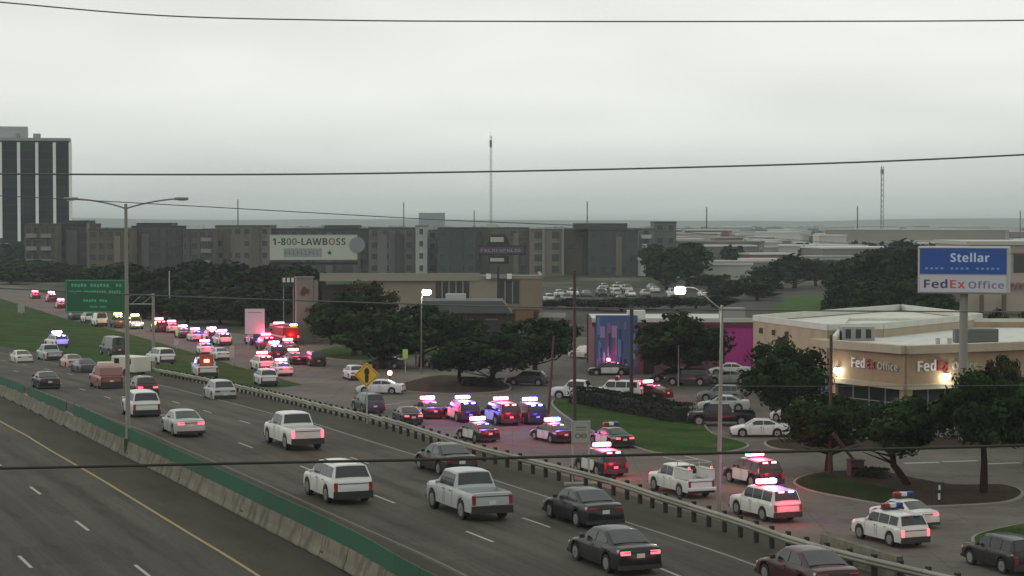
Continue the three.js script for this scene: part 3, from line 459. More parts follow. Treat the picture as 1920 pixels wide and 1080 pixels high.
// fire engine with ladder in the cluster
{
  const q = G(535, 645), t = thing('fire_engine', 'red fire engine with amber lights behind the white signs', 'fire engine', [q.x, q.y + .012, q.z], frontYaw(-q.z)), red = paint(COL.red), wh = paint(COL.white);
  mesh('cab', RB(2.45, 2.0, 2.4, .12, 0, 1.6, -3.4), red, t); mesh('cab_roof', RB(2.3, .12, 2.2, .05, 0, 2.66, -3.4), wh, t); mesh('body', RB(2.45, 1.9, 5.4, .08, 0, 1.55, .7), red, t);
  mesh('windshield', RB(2.1, .8, .06, .02, 0, 2.0, -4.62), mPane, t); for (const s of [1, -1]) { mesh('side_window', RB(.05, .7, 1.5, .02, s * 1.22, 2.05, -3.4), mPane, t); mesh('stripe', B(.02, .2, 8.2, s * 1.236, 1.2, -.5), mPlate, t); }
  mesh('ladder', M([...[-.35, .35].map(x => bar([x, 2.75, -2.2], [x, 3.0, 3.6], .05)), ...Array.from({ length: 12 }, (_, i) => bar([-.35, 2.77 + i * .02, -1.9 + i * .48], [.35, 2.77 + i * .02, -1.9 + i * .48], .03))]), mGalv, t);
  for (const z of [-3.3, 1.6]) for (const s of [1, -1]) { const w = mesh('wheel', C(.5, .5, .32, 0, -.16, 0, 18).rotateZ(Math.PI / 2), mRubber, t, [s * 1.06, .5, z]); mesh('rim', C(.28, .28, .03, 0, 0, 0, 14).rotateZ(Math.PI / 2), mRim, w, [s * .16, 0, 0]); }
  mesh('amber_lamp', RB(1.0, .22, .25, .05, .4, 2.85, 3.2), mAmberL, t); mesh('red_lamp', RB(1.5, .2, .3, .05, 0, 2.85, -3.7), mRedL, t); for (const s of [1, -1]) mesh('taillight', RB(.2, .3, .06, .02, s * 1.0, 1.2, 3.42), mTailOn, t);
  glowLight(t, [1, .55, .12], 9, .4, 3.25, 3.5, 8); glowLight(t, [1, .06, .08], 9, 0, 3.3, -3.7, 8); glowLight(t, [1, .06, .08], 6, 0, 1.5, 3.9, 8);
}
// white service truck with utility body
{
  const q = G(1276, 925), t = vehicle('pickup', 'white', [q.x, q.y + .012, q.z], frontYaw(-q.z) + .05, 'service_truck', 'white service truck with tool boxes and red lamps behind guardrail', 'truck', { brake: false });
  for (const s of [1, -1]) { mesh('tool_box', RB(.42, .62, 1.75, .03, s * .8, 1.5, 1.95), paint(COL.white), t); mesh('tool_box_lid', RB(.46, .05, 1.8, .02, s * .8, 1.84, 1.95), mGalv, t); mesh('amber_lamp', RB(.12, .16, .1, .02, s * .8, 1.96, 2.75), glow([1, .1, .08], 4), t); }
  mesh('rear_bumper', RB(2.0, .2, .3, .04, 0, .62, 3.0), paint(COL.white), t); mesh('ladder_rack', M([...[-.8, .8].flatMap(x => [bar([x, 1.85, 1.1], [x, 2.3, 1.1], .03), bar([x, 1.85, 2.8], [x, 2.3, 2.8], .03), bar([x, 2.3, -.9], [x, 2.3, 2.8], .03)]), bar([-.8, 2.3, 1.1], [.8, 2.3, 1.1], .03), bar([-.8, 2.3, 2.8], [.8, 2.3, 2.8], .03)]), mGalv, t);
}
// parked and stopped cars on the forecourts
park([
  ['pickup', 'white', 1088, 749, 55, 'white pickup pointing away beside the hedge, nose at utility pole'],
  ['bigsuv', 'white', 1155, 749, 58, 'long white police vehicle with white side light behind hedge', { bar: 'off', marked: true }],
  ['sedan', 'dred', 1216, 748, 30, 'small car glowing red and pink beside the dark sign pole', { bar: 'r', k: 1.2 }],
  ['sedan', 'white', 1142, 703, 70, 'white police car parked in front of the blue mural', { bw: true, bar: 'r', k: .12, marked: true }],
  ['suv', 'dgrey', 1290, 722, 58, 'dark sport utility vehicle parked by the thin grey post'],
  ['hatch', 'black', 1258, 716, 58, 'black hatchback beside dark sport utility vehicle under the tree'],
  ['sedan', 'black', 1220, 697, 20, 'black sedan with pale roof by the magenta shop front'],
  ['suv', 'white', 1362, 690, 62, 'white sport utility vehicle nearest the magenta wall'],
  ['sedan', 'white', 1368, 704, 62, 'white sedan second from the magenta wall behind the pole'],
  ['sedan', 'silver', 1366, 719, 62, 'silver sedan third in the parked row behind the pole'],
  ['hatch', 'grey', 1350, 752, 64, 'grey hatchback in the parked row behind tall light pole'],
  ['sedan', 'silver', 1357, 770, 64, 'pale grey sedan next to the long dark truck'],
  ['pickup', 'black', 1352, 797, 66, 'long black pickup parked crosswise beside the white sedan'],
  ['sedan', 'white', 1424, 818, 70, 'white sedan at the kerb under the large dark tree'],
  ['hatch', 'white', 1490, 792, 20, 'white hatchback half hidden beneath the round dark tree'],
  ['sedan', 'white', 1610, 822, 10, 'white sedan glimpsed under tree crowns before the corner shop'],
  ['hatch', 'silver', 1665, 824, 10, 'silver hatchback glimpsed between two trunks before the corner shop'],
  ['sedan', 'grey', 1760, 820, 10, 'grey sedan parked under trees near the wall lamp'],
  ['sedan', 'silver', 1880, 823, 10, 'silver sedan parked under the last tree to the right'],
  ['suv', 'black', 826, 690, 10, 'black sport utility vehicle with pale plate left of driveway trees'],
  ['sedan', 'white', 895, 668, 60, 'white sedan glimpsed behind driveway tree crown'],
  ['sedan', 'dgrey', 722, 690, 60, 'dark sedan in the shade behind the red lamp'],
  ['hatch', 'dgrey', 990, 722, 55, 'dark hatchback parked under the crown by the leaning pole'],
  ['hatch', 'cream', 1096, 672, 20, 'cream hatchback parked just left of the blue mural'],
], frontYaw);
// rows of cars in the rear parking lot
{
  const cols = ['white', 'silver', 'white', 'grey', 'cream', 'white', 'black', 'silver'], types = ['suv', 'sedan', 'pickup', 'hatch', 'sedan', 'suv'];
  const rows = [];  for (const [py, x0, x1, st] of [[566, 1030, 1270, 33], [556, 1046, 1330, 27], [548, 1052, 1350, 25], [543, 1130, 1310, 30]]) { const xs = []; for (let x = x0; x < x1; x += st) if (hash(x, py, 4) > .42) xs.push(x); rows.push([py, xs]); }
  let i = 0;
  rows.forEach(([py, xs], r) => xs.forEach(x => { const q = G(x, py); vehicle(types[(i * 5 + r) % 6], cols[(i * 3 + r) % 8], [q.x + rr(-.2, .2), q.y + .012, q.z + rr(-.5, .5)], .15 + (i % 2) * Math.PI, 'parked_car', 'parked car in the far lot behind the magenta roofed shop', 'car', { group: 'cars parked in the far lot', lite: true }); i++; }));
}
// ------------------------------------------------------------------ poles, lamps, signs, wires
function groundAt(px, D) { const X = (px - 960) * D / F; return [X, GL, -D]; }
function pole(name, label, cat, px, baseY, topY, r0, r1, m, lean = 0) {
  const q = G(px, baseY), D = -q.z, h = At(px, topY, D).y - GL, t = thing(name, label, cat, [q.x, GL, q.z]);
  mesh('pole', bar([0, 0, 0], [lean, h, 0], r0, 10, r1), m, t); return [t, h, D];
}
const mLampHead = mat([.2, .2, .2], .6);
{ // twin-arm lamp standard on the median barrier
  const p = BAR.reduce((a, b) => Math.abs(b.x / -b.z + 723 / F) < Math.abs(a.x / -a.z + 723 / F) ? b : a), t = thing('street_lamp', 'tall grey twin arm street lamp rising from the median barrier', 'street lamp', [p.x, fy(-p.z), p.z]);
  mesh('base', M([B(.62, .95, .8, 0, .475, 0, .4)]), mStain, t); mesh('pole', bar([0, .9, 0], [-.05, 13.75, 0], .14, 12, .085), mPoleW, t);
  for (const s of [1, -1]) { mesh('arm', tube([[-.05, 13.5, 0], [s * .9, 13.75, .05], [s * 2.0, 13.95, .1], [s * 2.7, 14.02, .12]], .05), mPoleW, t); const hd = mesh('lamp_head', RB(.75, .16, .3, .06, s * 3.0, 14.03, .12), mLampHead, t); mesh('lens', RB(.4, .05, .22, .02, s * 3.05, 13.94, .12), mPlate, hd); }
}
{ // lamp standard with one lit arm, right of the guardrail
  const [t, h, D] = pole('street_lamp', 'grey street lamp with one lit arm standing behind the guardrail', 'street lamp', 1347, 962, 572, .15, .095, mPoleW, .18), L = At(1275, 542, D), dx = L.x - t.position.x, dy = L.y - GL;
  mesh('arm', tube([[.18, h - .3, 0], [-.4, h + .15, 0], [dx * .6, dy + .05, 0], [dx + .25, dy + .12, 0]], .045), mPoleW, t); mesh('lamp_head', RB(.6, .14, .28, .05, dx, dy + .12, 0), mLampHead, t);
  mesh('lit_lens', RB(.66, .44, .5, .18, dx, dy - .08, 0), glow([1, .98, .8], 34), t); glowLight(t, [1, .97, .8], 30, dx, dy - .35, 0, 8); mesh('base', C(.28, .28, .1, 0, 0, 0, 12), mKerb, t);
}
{ // lit parking lamp left of the tan shop
  const [t, h, D] = pole('street_lamp', 'slim street lamp with glaring white head before the tan shop', 'street lamp', 790, 702, 560, .1, .07, mat([.1, .1, .09], .7)), L = At(800, 547, D), dx = L.x - t.position.x; L.y -= GL;
  mesh('arm', tube([[0, h - .2, 0], [.1, h + .3, 0], [dx, L.y + .1, 0]], .04), mPoleW, t); mesh('lamp_head', RB(.6, .15, .35, .05, dx, L.y + .2, 0), mLampHead, t); mesh('lit_lens', RB(1.0, .62, .6, .24, dx, L.y - .06, 0), glow([1, .98, .8], 36), t); glowLight(t, [1, .97, .8], 50, dx, L.y - .45, 0, 8);
}
for (const [px, by, ty, lab] of [[693, 668, 574, 'parking lot lamp with twin pale heads above the tree crowns'], [780, 690, 590, 'parking lot lamp with three pale heads beside the lit lamp']]) {
  const [t, h] = pole('lot_lamp', lab, 'street lamp', px, by, ty, .09, .07, mat([.1, .1, .09], .7)), n = px > 700 ? 3 : 2;
  for (let i = 0; i < n; i++) mesh('lamp_head', RB(.22, .62, .3, .05, (i - (n - 1) / 2) * .52, h - .1, .1), mat([.5, .5, .48], .5), t); mesh('cross_arm', B(n * .5, .07, .07, 0, h + .05, 0), mGalv, t);
}
function utility(px, by, ty, lab, lean, arm, r = .16) { const [t, h] = pole('utility_pole', lab, 'utility pole', px, by, ty, r, r * .75, mWood, lean); if (arm) { mesh('cross_arm', B(2.0, .12, .12, lean * .96, h - .5, .1, .35), mWood, t); for (const x of [-.85, 0, .85]) mesh('insulator', C(.05, .06, .16, lean * .96 + x, h - .42, .1), mGalv, t); } return t; }
utility(1028, 778, 630, 'short leaning timber pole left of the white pickup', .5, false, .13);
utility(1077, 800, 508, 'tall brown timber pole in front of the white pickup', 0, false, .17);
utility(1556, 892, 628, 'dark brown timber pole beside the island tree and corner shop', .04, false, .14);
pole('sign_pole', 'thick dark post standing in front of the mural shop', 'pole', 1184, 752, 572, .2, .2, mat([.02, .014, .02], .6));
pole('lamp_post', 'thin grey post in front of the large dark tree', 'pole', 1272, 724, 600, .07, .06, mGalv);
pole('lamp_post', 'thin grey post above the dark trees left of the billboard', 'pole', 318, 600, 508, .12, .1, mGalv);
{ // exit sign on its cantilever gantry
  const q = G(288, 694), D = -q.z, t = thing('gantry_sign', 'green freeway guide sign cantilevered over the lanes from a post', 'road sign', [q.x, GL, q.z]), k = D / F, y = py => At(288, py, D).y - GL;
  mesh('post', bar([0, 0, 0], [0, y(550), 0], .2, 12, .17), mPoleW, t); const x0 = (124 - 288) * k, x1 = (240 - 288) * k, yt = y(524), yb = y(586);
  mesh('beam', M([bar([0, y(553), .12], [x0 + .3, y(553), .12], .07), bar([0, y(570), .12], [x0 + .3, y(570), .12], .07), ...Array.from({ length: 8 }, (_, i) => bar([x0 * i / 8, y(553), .12], [x0 * (i + 1) / 8, y(570), .12], .035))]), mGalv, t);
  const tx = print(512, 280, (c, w, h) => { c.fillStyle = '#04522f'; c.fillRect(0, 0, w, h); c.strokeStyle = '#5a9a82'; c.lineWidth = 5; c.strokeRect(8, 8, w - 16, h - 16); c.fillStyle = '#4f9a80'; for (const [x, yy, ww, hh] of [[50, 34, 340, 26], [420, 34, 50, 26], [36, 92, 190, 20], [240, 92, 220, 20], [150, 166, 190, 22], [200, 222, 130, 14]]) for (let a = x, q = 0; a < x + ww; a += hh * 1.02, q++) if (q % 7 !== 5) c.fillRect(a, yy + (q % 3) * 2, hh * .74, hh); });
  const s = mesh('sign_panel', B(x1 - x0, yt - yb, .08, (x0 + x1) / 2, (yt + yb) / 2, .28), mat([.004, .07, .04], .6), t); const f = new THREE.PlaneGeometry(x1 - x0 - .02, yt - yb - .02); f.translate((x0 + x1) / 2, (yt + yb) / 2, .325); mesh('sign_face', f, new THREE.MeshStandardMaterial({ map: tx, roughness: .55 }), s);
  for (const x of [x0 + .6, (x0 + x1) / 2, x1 - .6]) mesh('bracket', B(.1, yt - yb - .2, .08, x, (yt + yb) / 2, .2), mGalv, t);
}
{ // yellow diamond
  const q = GF(688, 800), D = -q.z, t = thing('warning_sign', 'yellow diamond warning sign with black arrow above the guardrail', 'road sign', [q.x, q.y, q.z]), y = At(688, 703, D).y - q.y, s = 1.14;
  mesh('post', B(.09, y - .1, .07, 0, (y - .1) / 2, -.05), mGalv, t); const g = new RoundedBoxGeometry(s, s, .04, 3, .08); g.rotateZ(Math.PI / 4); g.translate(0, y, .03); const sp = mesh('sign_panel', g, mat([.62, .36, .012], .5), t);
  const sh = new THREE.Shape([[-.09, -.48], [.09, -.48], [.13, -.1], [.09, .02], [.16, .1], [.16, .3], [.05, .46], [-.05, .46], [-.16, .3], [-.16, .1], [-.09, .02], [-.13, -.1]].map(p => new THREE.Vector2(...p))), a = new THREE.ExtrudeGeometry(sh, { depth: .008, bevelEnabled: false }); a.translate(0, y, .051); mesh('arrow_symbol', a, mDark, sp);
  const sh2 = new THREE.Shape(); const d = .745; sh2.moveTo(0, d); sh2.lineTo(d, 0); sh2.lineTo(0, -d); sh2.lineTo(-d, 0); const ho = new THREE.Path(); const e = .705; ho.moveTo(0, e); ho.lineTo(-e, 0); ho.lineTo(0, -e); ho.lineTo(e, 0); sh2.holes.push(ho); const bg = new THREE.ExtrudeGeometry(sh2, { depth: .004, bevelEnabled: false }); bg.scale(.96, .96, 1); bg.translate(0, y, .051); mesh('border', bg, mDark, sp);
}
{ // grey regulatory sign on two posts by the rail
  const q = GF(1089, 910), D = -q.z, t = thing('roadside_sign', 'pale grey rectangular sign on two posts beside the guardrail', 'road sign', [q.x, q.y, q.z], .1), yt = At(1090, 789, D).y, yb = At(1090, 832, D).y, w = .92;
  const tx = print(160, 240, (c, W, H) => { c.fillStyle = '#8d8e86'; c.fillRect(0, 0, W, H); c.strokeStyle = '#55504c'; c.lineWidth = 3; c.strokeRect(8, 8, W - 16, H - 16); c.fillStyle = '#5b5350'; c.fillRect(34, 60, 92, 14); c.fillRect(34, 90, 92, 8); c.beginPath(); c.arc(52, 158, 22, 0, 7); c.arc(106, 158, 22, 0, 7); c.lineWidth = 11; c.stroke(); });
  for (const s of [1, -1]) mesh('post', B(.08, yt, .06, s * .4, yt / 2, -.03), mGalv, t);
  const p = mesh('sign_panel', RB(w, yt - yb, .04, .015, 0, (yt + yb) / 2, .03), mGalv, t), f = new THREE.PlaneGeometry(w - .03, yt - yb - .03); f.translate(0, (yt + yb) / 2, .052); mesh('sign_face', f, new THREE.MeshStandardMaterial({ map: tx, roughness: .6 }), p); mesh('footing', RB(1.6, .16, .7, .04, 0, .06, 0), mKerb, t);
}
function smallSign(name, label, px, by, ty, wpx, m, legs = 1, frac = .62) {
  const q = G(px, by), D = -q.z, h = At(px, ty, D).y - GL, w = wpx * D / F, ph = h * frac, t = thing(name, label, 'sign', [q.x, GL, q.z]);
  mesh('sign_panel', RB(w, ph, .08, .03, 0, h - ph / 2, .06), m, t); for (let i = 0; i < legs; i++) mesh('post', B(.09, h - .1, .07, legs > 1 ? (i - .5) * w * .7 : 0, (h - .1) / 2, -.02), mGalv, t); return [t, w, h, ph];
}
{ const [t, w, h, ph] = smallSign('roadside_sign', 'white square roadside sign above the crowded police cars', 478, 655, 579, 37, mat([.46, .46, .46], .6), 2, .62); mesh('print_line', B(w * .7, .12, .01, 0, h - .5, .106), mat([.2, .2, .22], .7), t); }
smallSign('marker_post', 'white marker board at the edge of the grass median', 435, 686, 648, 9, mat([.36, .34, .32], .7));
smallSign('marker_post', 'small white marker on the median under the police cars', 331, 655, 637, 9, mat([.36, .36, .33], .7));
smallSign('marker_post', 'pale marker board on the grass far up the median', 40, 590, 571, 13, mat([.28, .28, .25], .7), 1, .8);
smallSign('crossing_sign', 'fluorescent green yellow sign in the shade of driveway trees', 760, 698, 655, 10, mat([.25, .42, .1], .5), 1, .4);
{ // dark sign on the tree island
  const q = G(1760, 945), D = -q.z, h = At(1760, 903, D).y - GL, t = thing('island_sign', 'small dark brown sign with white mark at island kerb', 'sign', [q.x, GL + .15, q.z], .1);
  mesh('sign_panel', RB(.62, .62, .08, .02, 0, h - .5, 0), mat([.025, .018, .014], .7), t); for (const s of [1, -1]) mesh('post', B(.09, h - .4, .07, s * .2, (h - .4) / 2, -.06), mDark, t); mesh('white_mark', B(.12, .3, .02, .03, h - .52, .05), mPlate, t); mesh('white_mark', B(.14, .4, .02, .03, .32, -.01), mPlate, t);
}
// pylon sign with two cabinets
const font = await new FontLoader().loadAsync('fonts/droid/droid_sans_bold.typeface.json');
{
  const D = 165, q = groundAt(1806, D), t = thing('pylon_sign', 'blue and white two panel shop sign on one tall steel column', 'shop sign', q, -.32), y = py => At(1806, py, D).y - GL, k = D / F, W = 168 * k, yt = y(462), yb = y(551), yMid = y(515), dep = 1.6;
  mesh('column', C(.36, .32, y(551), 0, 0, -.7, 16), mPoleW, t); mesh('cabinet', RB(W, yt - yb, dep, .12, 0, (yt + yb) / 2, -.7), mat([.36, .37, .355], .55), t);
  const b1 = print(768, 240, (c, w, h) => { c.fillStyle = '#10468f'; c.fillRect(0, 0, w, h); c.fillStyle = '#b9c9e4'; c.font = 'bold 112px sans-serif'; c.fillText('Stellar', 268, 128); c.fillStyle = '#6f93c8'; for (let i = 0; i < 15; i++) if (i !== 4 && i !== 9) { c.fillRect(50 + i * 45, 180, 24, 18); } });
  const b2 = print(768, 190, (c, w, h) => { c.fillStyle = '#b3b4bb'; c.fillRect(0, 0, w, h); c.font = 'bold 134px sans-serif'; c.fillStyle = '#352f52'; c.fillText('Fed', 26, 146); const a = 26 + c.measureText('Fed').width; c.fillStyle = '#b04a55'; c.fillText('Ex', a, 146); const b = a + c.measureText('Ex ').width - 20; c.fillStyle = '#6f6a86'; c.font = 'bold 112px sans-serif'; c.fillText('Office', b + 4, 146); });
  for (const [nm, tx, a, b] of [['blue_panel', b1, yt - .12, yMid + .04], ['white_panel', b2, yMid - .06, yb + .12]]) { const p = mesh(nm, RB(W - .3, a - b, .06, .02, 0, (a + b) / 2, .11), mat([.3, .3, .3], .5), t), f = new THREE.PlaneGeometry(W - .34, a - b - .04); f.translate(0, (a + b) / 2, .143); mesh('panel_face', f, new THREE.MeshStandardMaterial({ map: tx, roughness: .45 }), p); }
}
{ // billboard
  const D = 450, k = D / F, q = groundAt(588, D), t = thing('billboard', 'wide white advertising billboard with black phone lettering over dark trees', 'billboard', q, .12), y = py => At(588, py, D).y - GL, W = 165 * k, yt = y(440), yb = y(488);
  const tx = print(1024, 300, (c, w, h) => { c.fillStyle = '#aab0a4'; c.fillRect(0, 0, w, h); c.font = 'bold 118px sans-serif'; const put = (s, col, x) => { c.fillStyle = col; c.fillText(s, x, 120); return x + c.measureText(s).width; }; let x = 22; x = put('1-8', '#1b2320', x); x = put('00', '#3a6a48', x); x = put('-LAWB', '#1b2320', x); x = put('O', '#7a4a3a', x); put('SS', '#2c3a36', x); c.fillStyle = '#848a8e'; c.fillRect(160, 160, 450, 110); c.fillStyle = '#5c6468'; for (let i = 0; i < 9; i++) { c.fillRect(180 + i * 46, 186, 10, 58); c.fillRect(180 + i * 46, 208 + (i % 3) * 14, 30, 9); } c.fillStyle = '#22302c'; c.beginPath(); for (let i = 0; i < 10; i++) { const r = i % 2 ? 15 : 36, a = -Math.PI / 2 + i * Math.PI / 5; c.lineTo(700 + r * Math.cos(a), 216 + r * Math.sin(a)); } c.fill(); });
  mesh('column', C(.6, .55, yb, 0, 0, -.8, 14), mat([.12, .13, .13], .7), t); const p = mesh('panel', RB(W, yt - yb, .5, .05, 0, (yt + yb) / 2, -.3), mat([.2, .21, .21], .7), t), f = new THREE.PlaneGeometry(W - .3, yt - yb - .3); f.translate(0, (yt + yb) / 2, -.045); mesh('poster', f, new THREE.MeshStandardMaterial({ map: tx, roughness: .6 }), p);
  mesh('catwalk', M([B(W, .1, .9, 0, yb - .3, .2), B(W, .5, 1.0, 0, yb - .7, -.4)]), mDark, t);
  const c2 = mesh('portrait_panel', C(1.7, 1.7, .12, 0, 0, 0, 28).rotateX(Math.PI / 2), mat([.2, .21, .24], .7), t, [W / 2 - .1, (yt + yb) / 2 + .55, .02]);
}
{ // three-tier restaurant sign
  const D = 336, k = D / F, q = groundAt(934, D), t = thing('restaurant_sign', 'dark three tier roadside sign on a post above the tan shop', 'shop sign', q), y = py => At(934, py, D).y - GL;
  const dk = mat([.02, .018, .016], .6), pale = mat([.36, .37, .34], .6), tx = print(512, 100, (c, w, h) => { c.fillStyle = '#4a454c'; c.fillRect(0, 0, w, h); c.fillStyle = '#8f8a90'; for (let i = 0; i < 11; i++) { c.fillRect(18 + i * 44, 30, 9, 46); c.fillRect(18 + i * 44, 34 + (i % 3) * 16, 28, 9); if (i % 2) c.fillRect(40 + i * 44, 40, 8, 36); } });
  mesh('post', C(.22, .2, y(500), 0, 0, 0, 12), dk, t); mesh('main_cabinet', RB(88 * k, y(460) - y(478), .6, .05, 8 * k, (y(460) + y(478)) / 2, .1), dk, t); const f = new THREE.PlaneGeometry(82 * k, 1.1); f.translate(6 * k, y(469), .41); mesh('main_face', f, new THREE.MeshStandardMaterial({ map: tx, roughness: .6 }), t);
  const sh = new THREE.Shape([[-22 * k, y(459)], [22 * k, y(459)], [14 * k, y(440)], [-12 * k, y(440)]].map(p => new THREE.Vector2(...p))), g = new THREE.ExtrudeGeometry(sh, { depth: .5, bevelEnabled: false }); mesh('top_cabinet', g, dk, t); mesh('top_face', B(25 * k, .8, .04, -2 * k, y(449), .53), pale, t);
  mesh('lower_cabinet', RB(38 * k, y(479) - y(494), .5, .04, 1 * k, y(487), .1), dk, t); mesh('lower_face', B(26 * k, .55, .04, -2 * k, y(487), .37), pale, t);
}
{ // tan pylon with two tenant pictures
  const D = 300, k = D / F, q = groundAt(574, D), t = thing('monument_pylon', 'tall tan masonry pylon sign with dark tenant emblems', 'sign', q, .3), h = At(574, 521, D).y - GL, tan = mWall([.17, .165, .15]);
  mesh('body', B(2.5, h, 1.2, -.3, h / 2, 0), tan, t); mesh('side_fin', B(.6, h - .4, 1.5, 1.3, (h - .4) / 2, 0), mWall([.16, .155, .14]), t); mesh('cap', B(2.7, .2, 1.4, -.3, h + .1, 0), tan, t);
  const em = new THREE.ExtrudeGeometry(new THREE.Shape([[-.7, 0], [-.4, .7], [0, .9], [.2, .55], [.7, .4], [.5, -.3], [.1, -.1], [-.1, -.5], [-.6, -.4]].map(p => new THREE.Vector2(...p))), { depth: .05, bevelEnabled: false }); mesh('emblem', em, mat([.07, .03, .025], .7), t, [-.3, h - 2.1, .61]); const e2 = mesh('emblem', em, mat([.1, .03, .025], .7), t, [0, h - 4.7, .61]); e2.scale.set(.5, .6, 1);
  mesh('foot', B(3.6, .5, 2.1, .1, .25, 0), mKerb, t);
}
smallSign('shop_board', 'small white hanging board with three letters left of tan pylon', 541, 610, 519, 26, mat([.02, .02, .02], .7), 2, .2);
for (const i of [0, 1, 2]) mesh('letter', B(.42, .75, .05, 0, 0, 0), mat([.55, .56, .54], .5), scene.getObjectByName('shop_board'), [(i - 1) * .72, At(541, 525, -G(541, 610).z).y - GL, .13]);
// overhead wires
const mWire = mat([.10, .105, .1], .85);
function wire(label, pts, r, D, m = mWire) { const c = pts.map(([x, y, d]) => At(x, y, d || D)); const o = mesh('overhead_wire', tube(c, r, 6, 60), m); tag(o, label, 'wire', 'overhead wires crossing the view'); }
wire('thin overhead wire highest across the pale sky', [[-300, -24], [0, 4], [300, 29], [640, 38], [970, 40], [1500, 40], [1920, 38], [2300, 30]], .013, 36);
wire('overhead wire sagging across the middle of the sky', [[-300, 322], [0, 326], [500, 327], [900, 322], [1280, 314], [1640, 303], [1920, 290], [2300, 268]], .017, 36);
wire('overhead wire slanting down past the twin arm street lamp', [[-200, 358], [0, 367], [320, 384], [640, 402], [860, 414], [1050, 421], [1400, 444, 60], [1920, 478, 80], [2400, 505, 100]], .009, 38);
wire('overhead wire level with the green freeway sign', [[-200, 530], [240, 552], [640, 566], [960, 575], [1280, 580], [1480, 582], [1920, 585], [2300, 584]], .013, 36);
wire('dark overhead wire crossing in front of the freeway lanes', [[-300, 881], [0, 878], [480, 868], [800, 862], [1100, 855], [1500, 846], [1920, 835], [2300, 822]], .026, 34, mat([.03, .026, .02], .9));
wire('faint overhead wire in front of the corner shop trees', [[1340, 724], [1600, 724], [1920, 722], [2200, 716]], .006, 40);

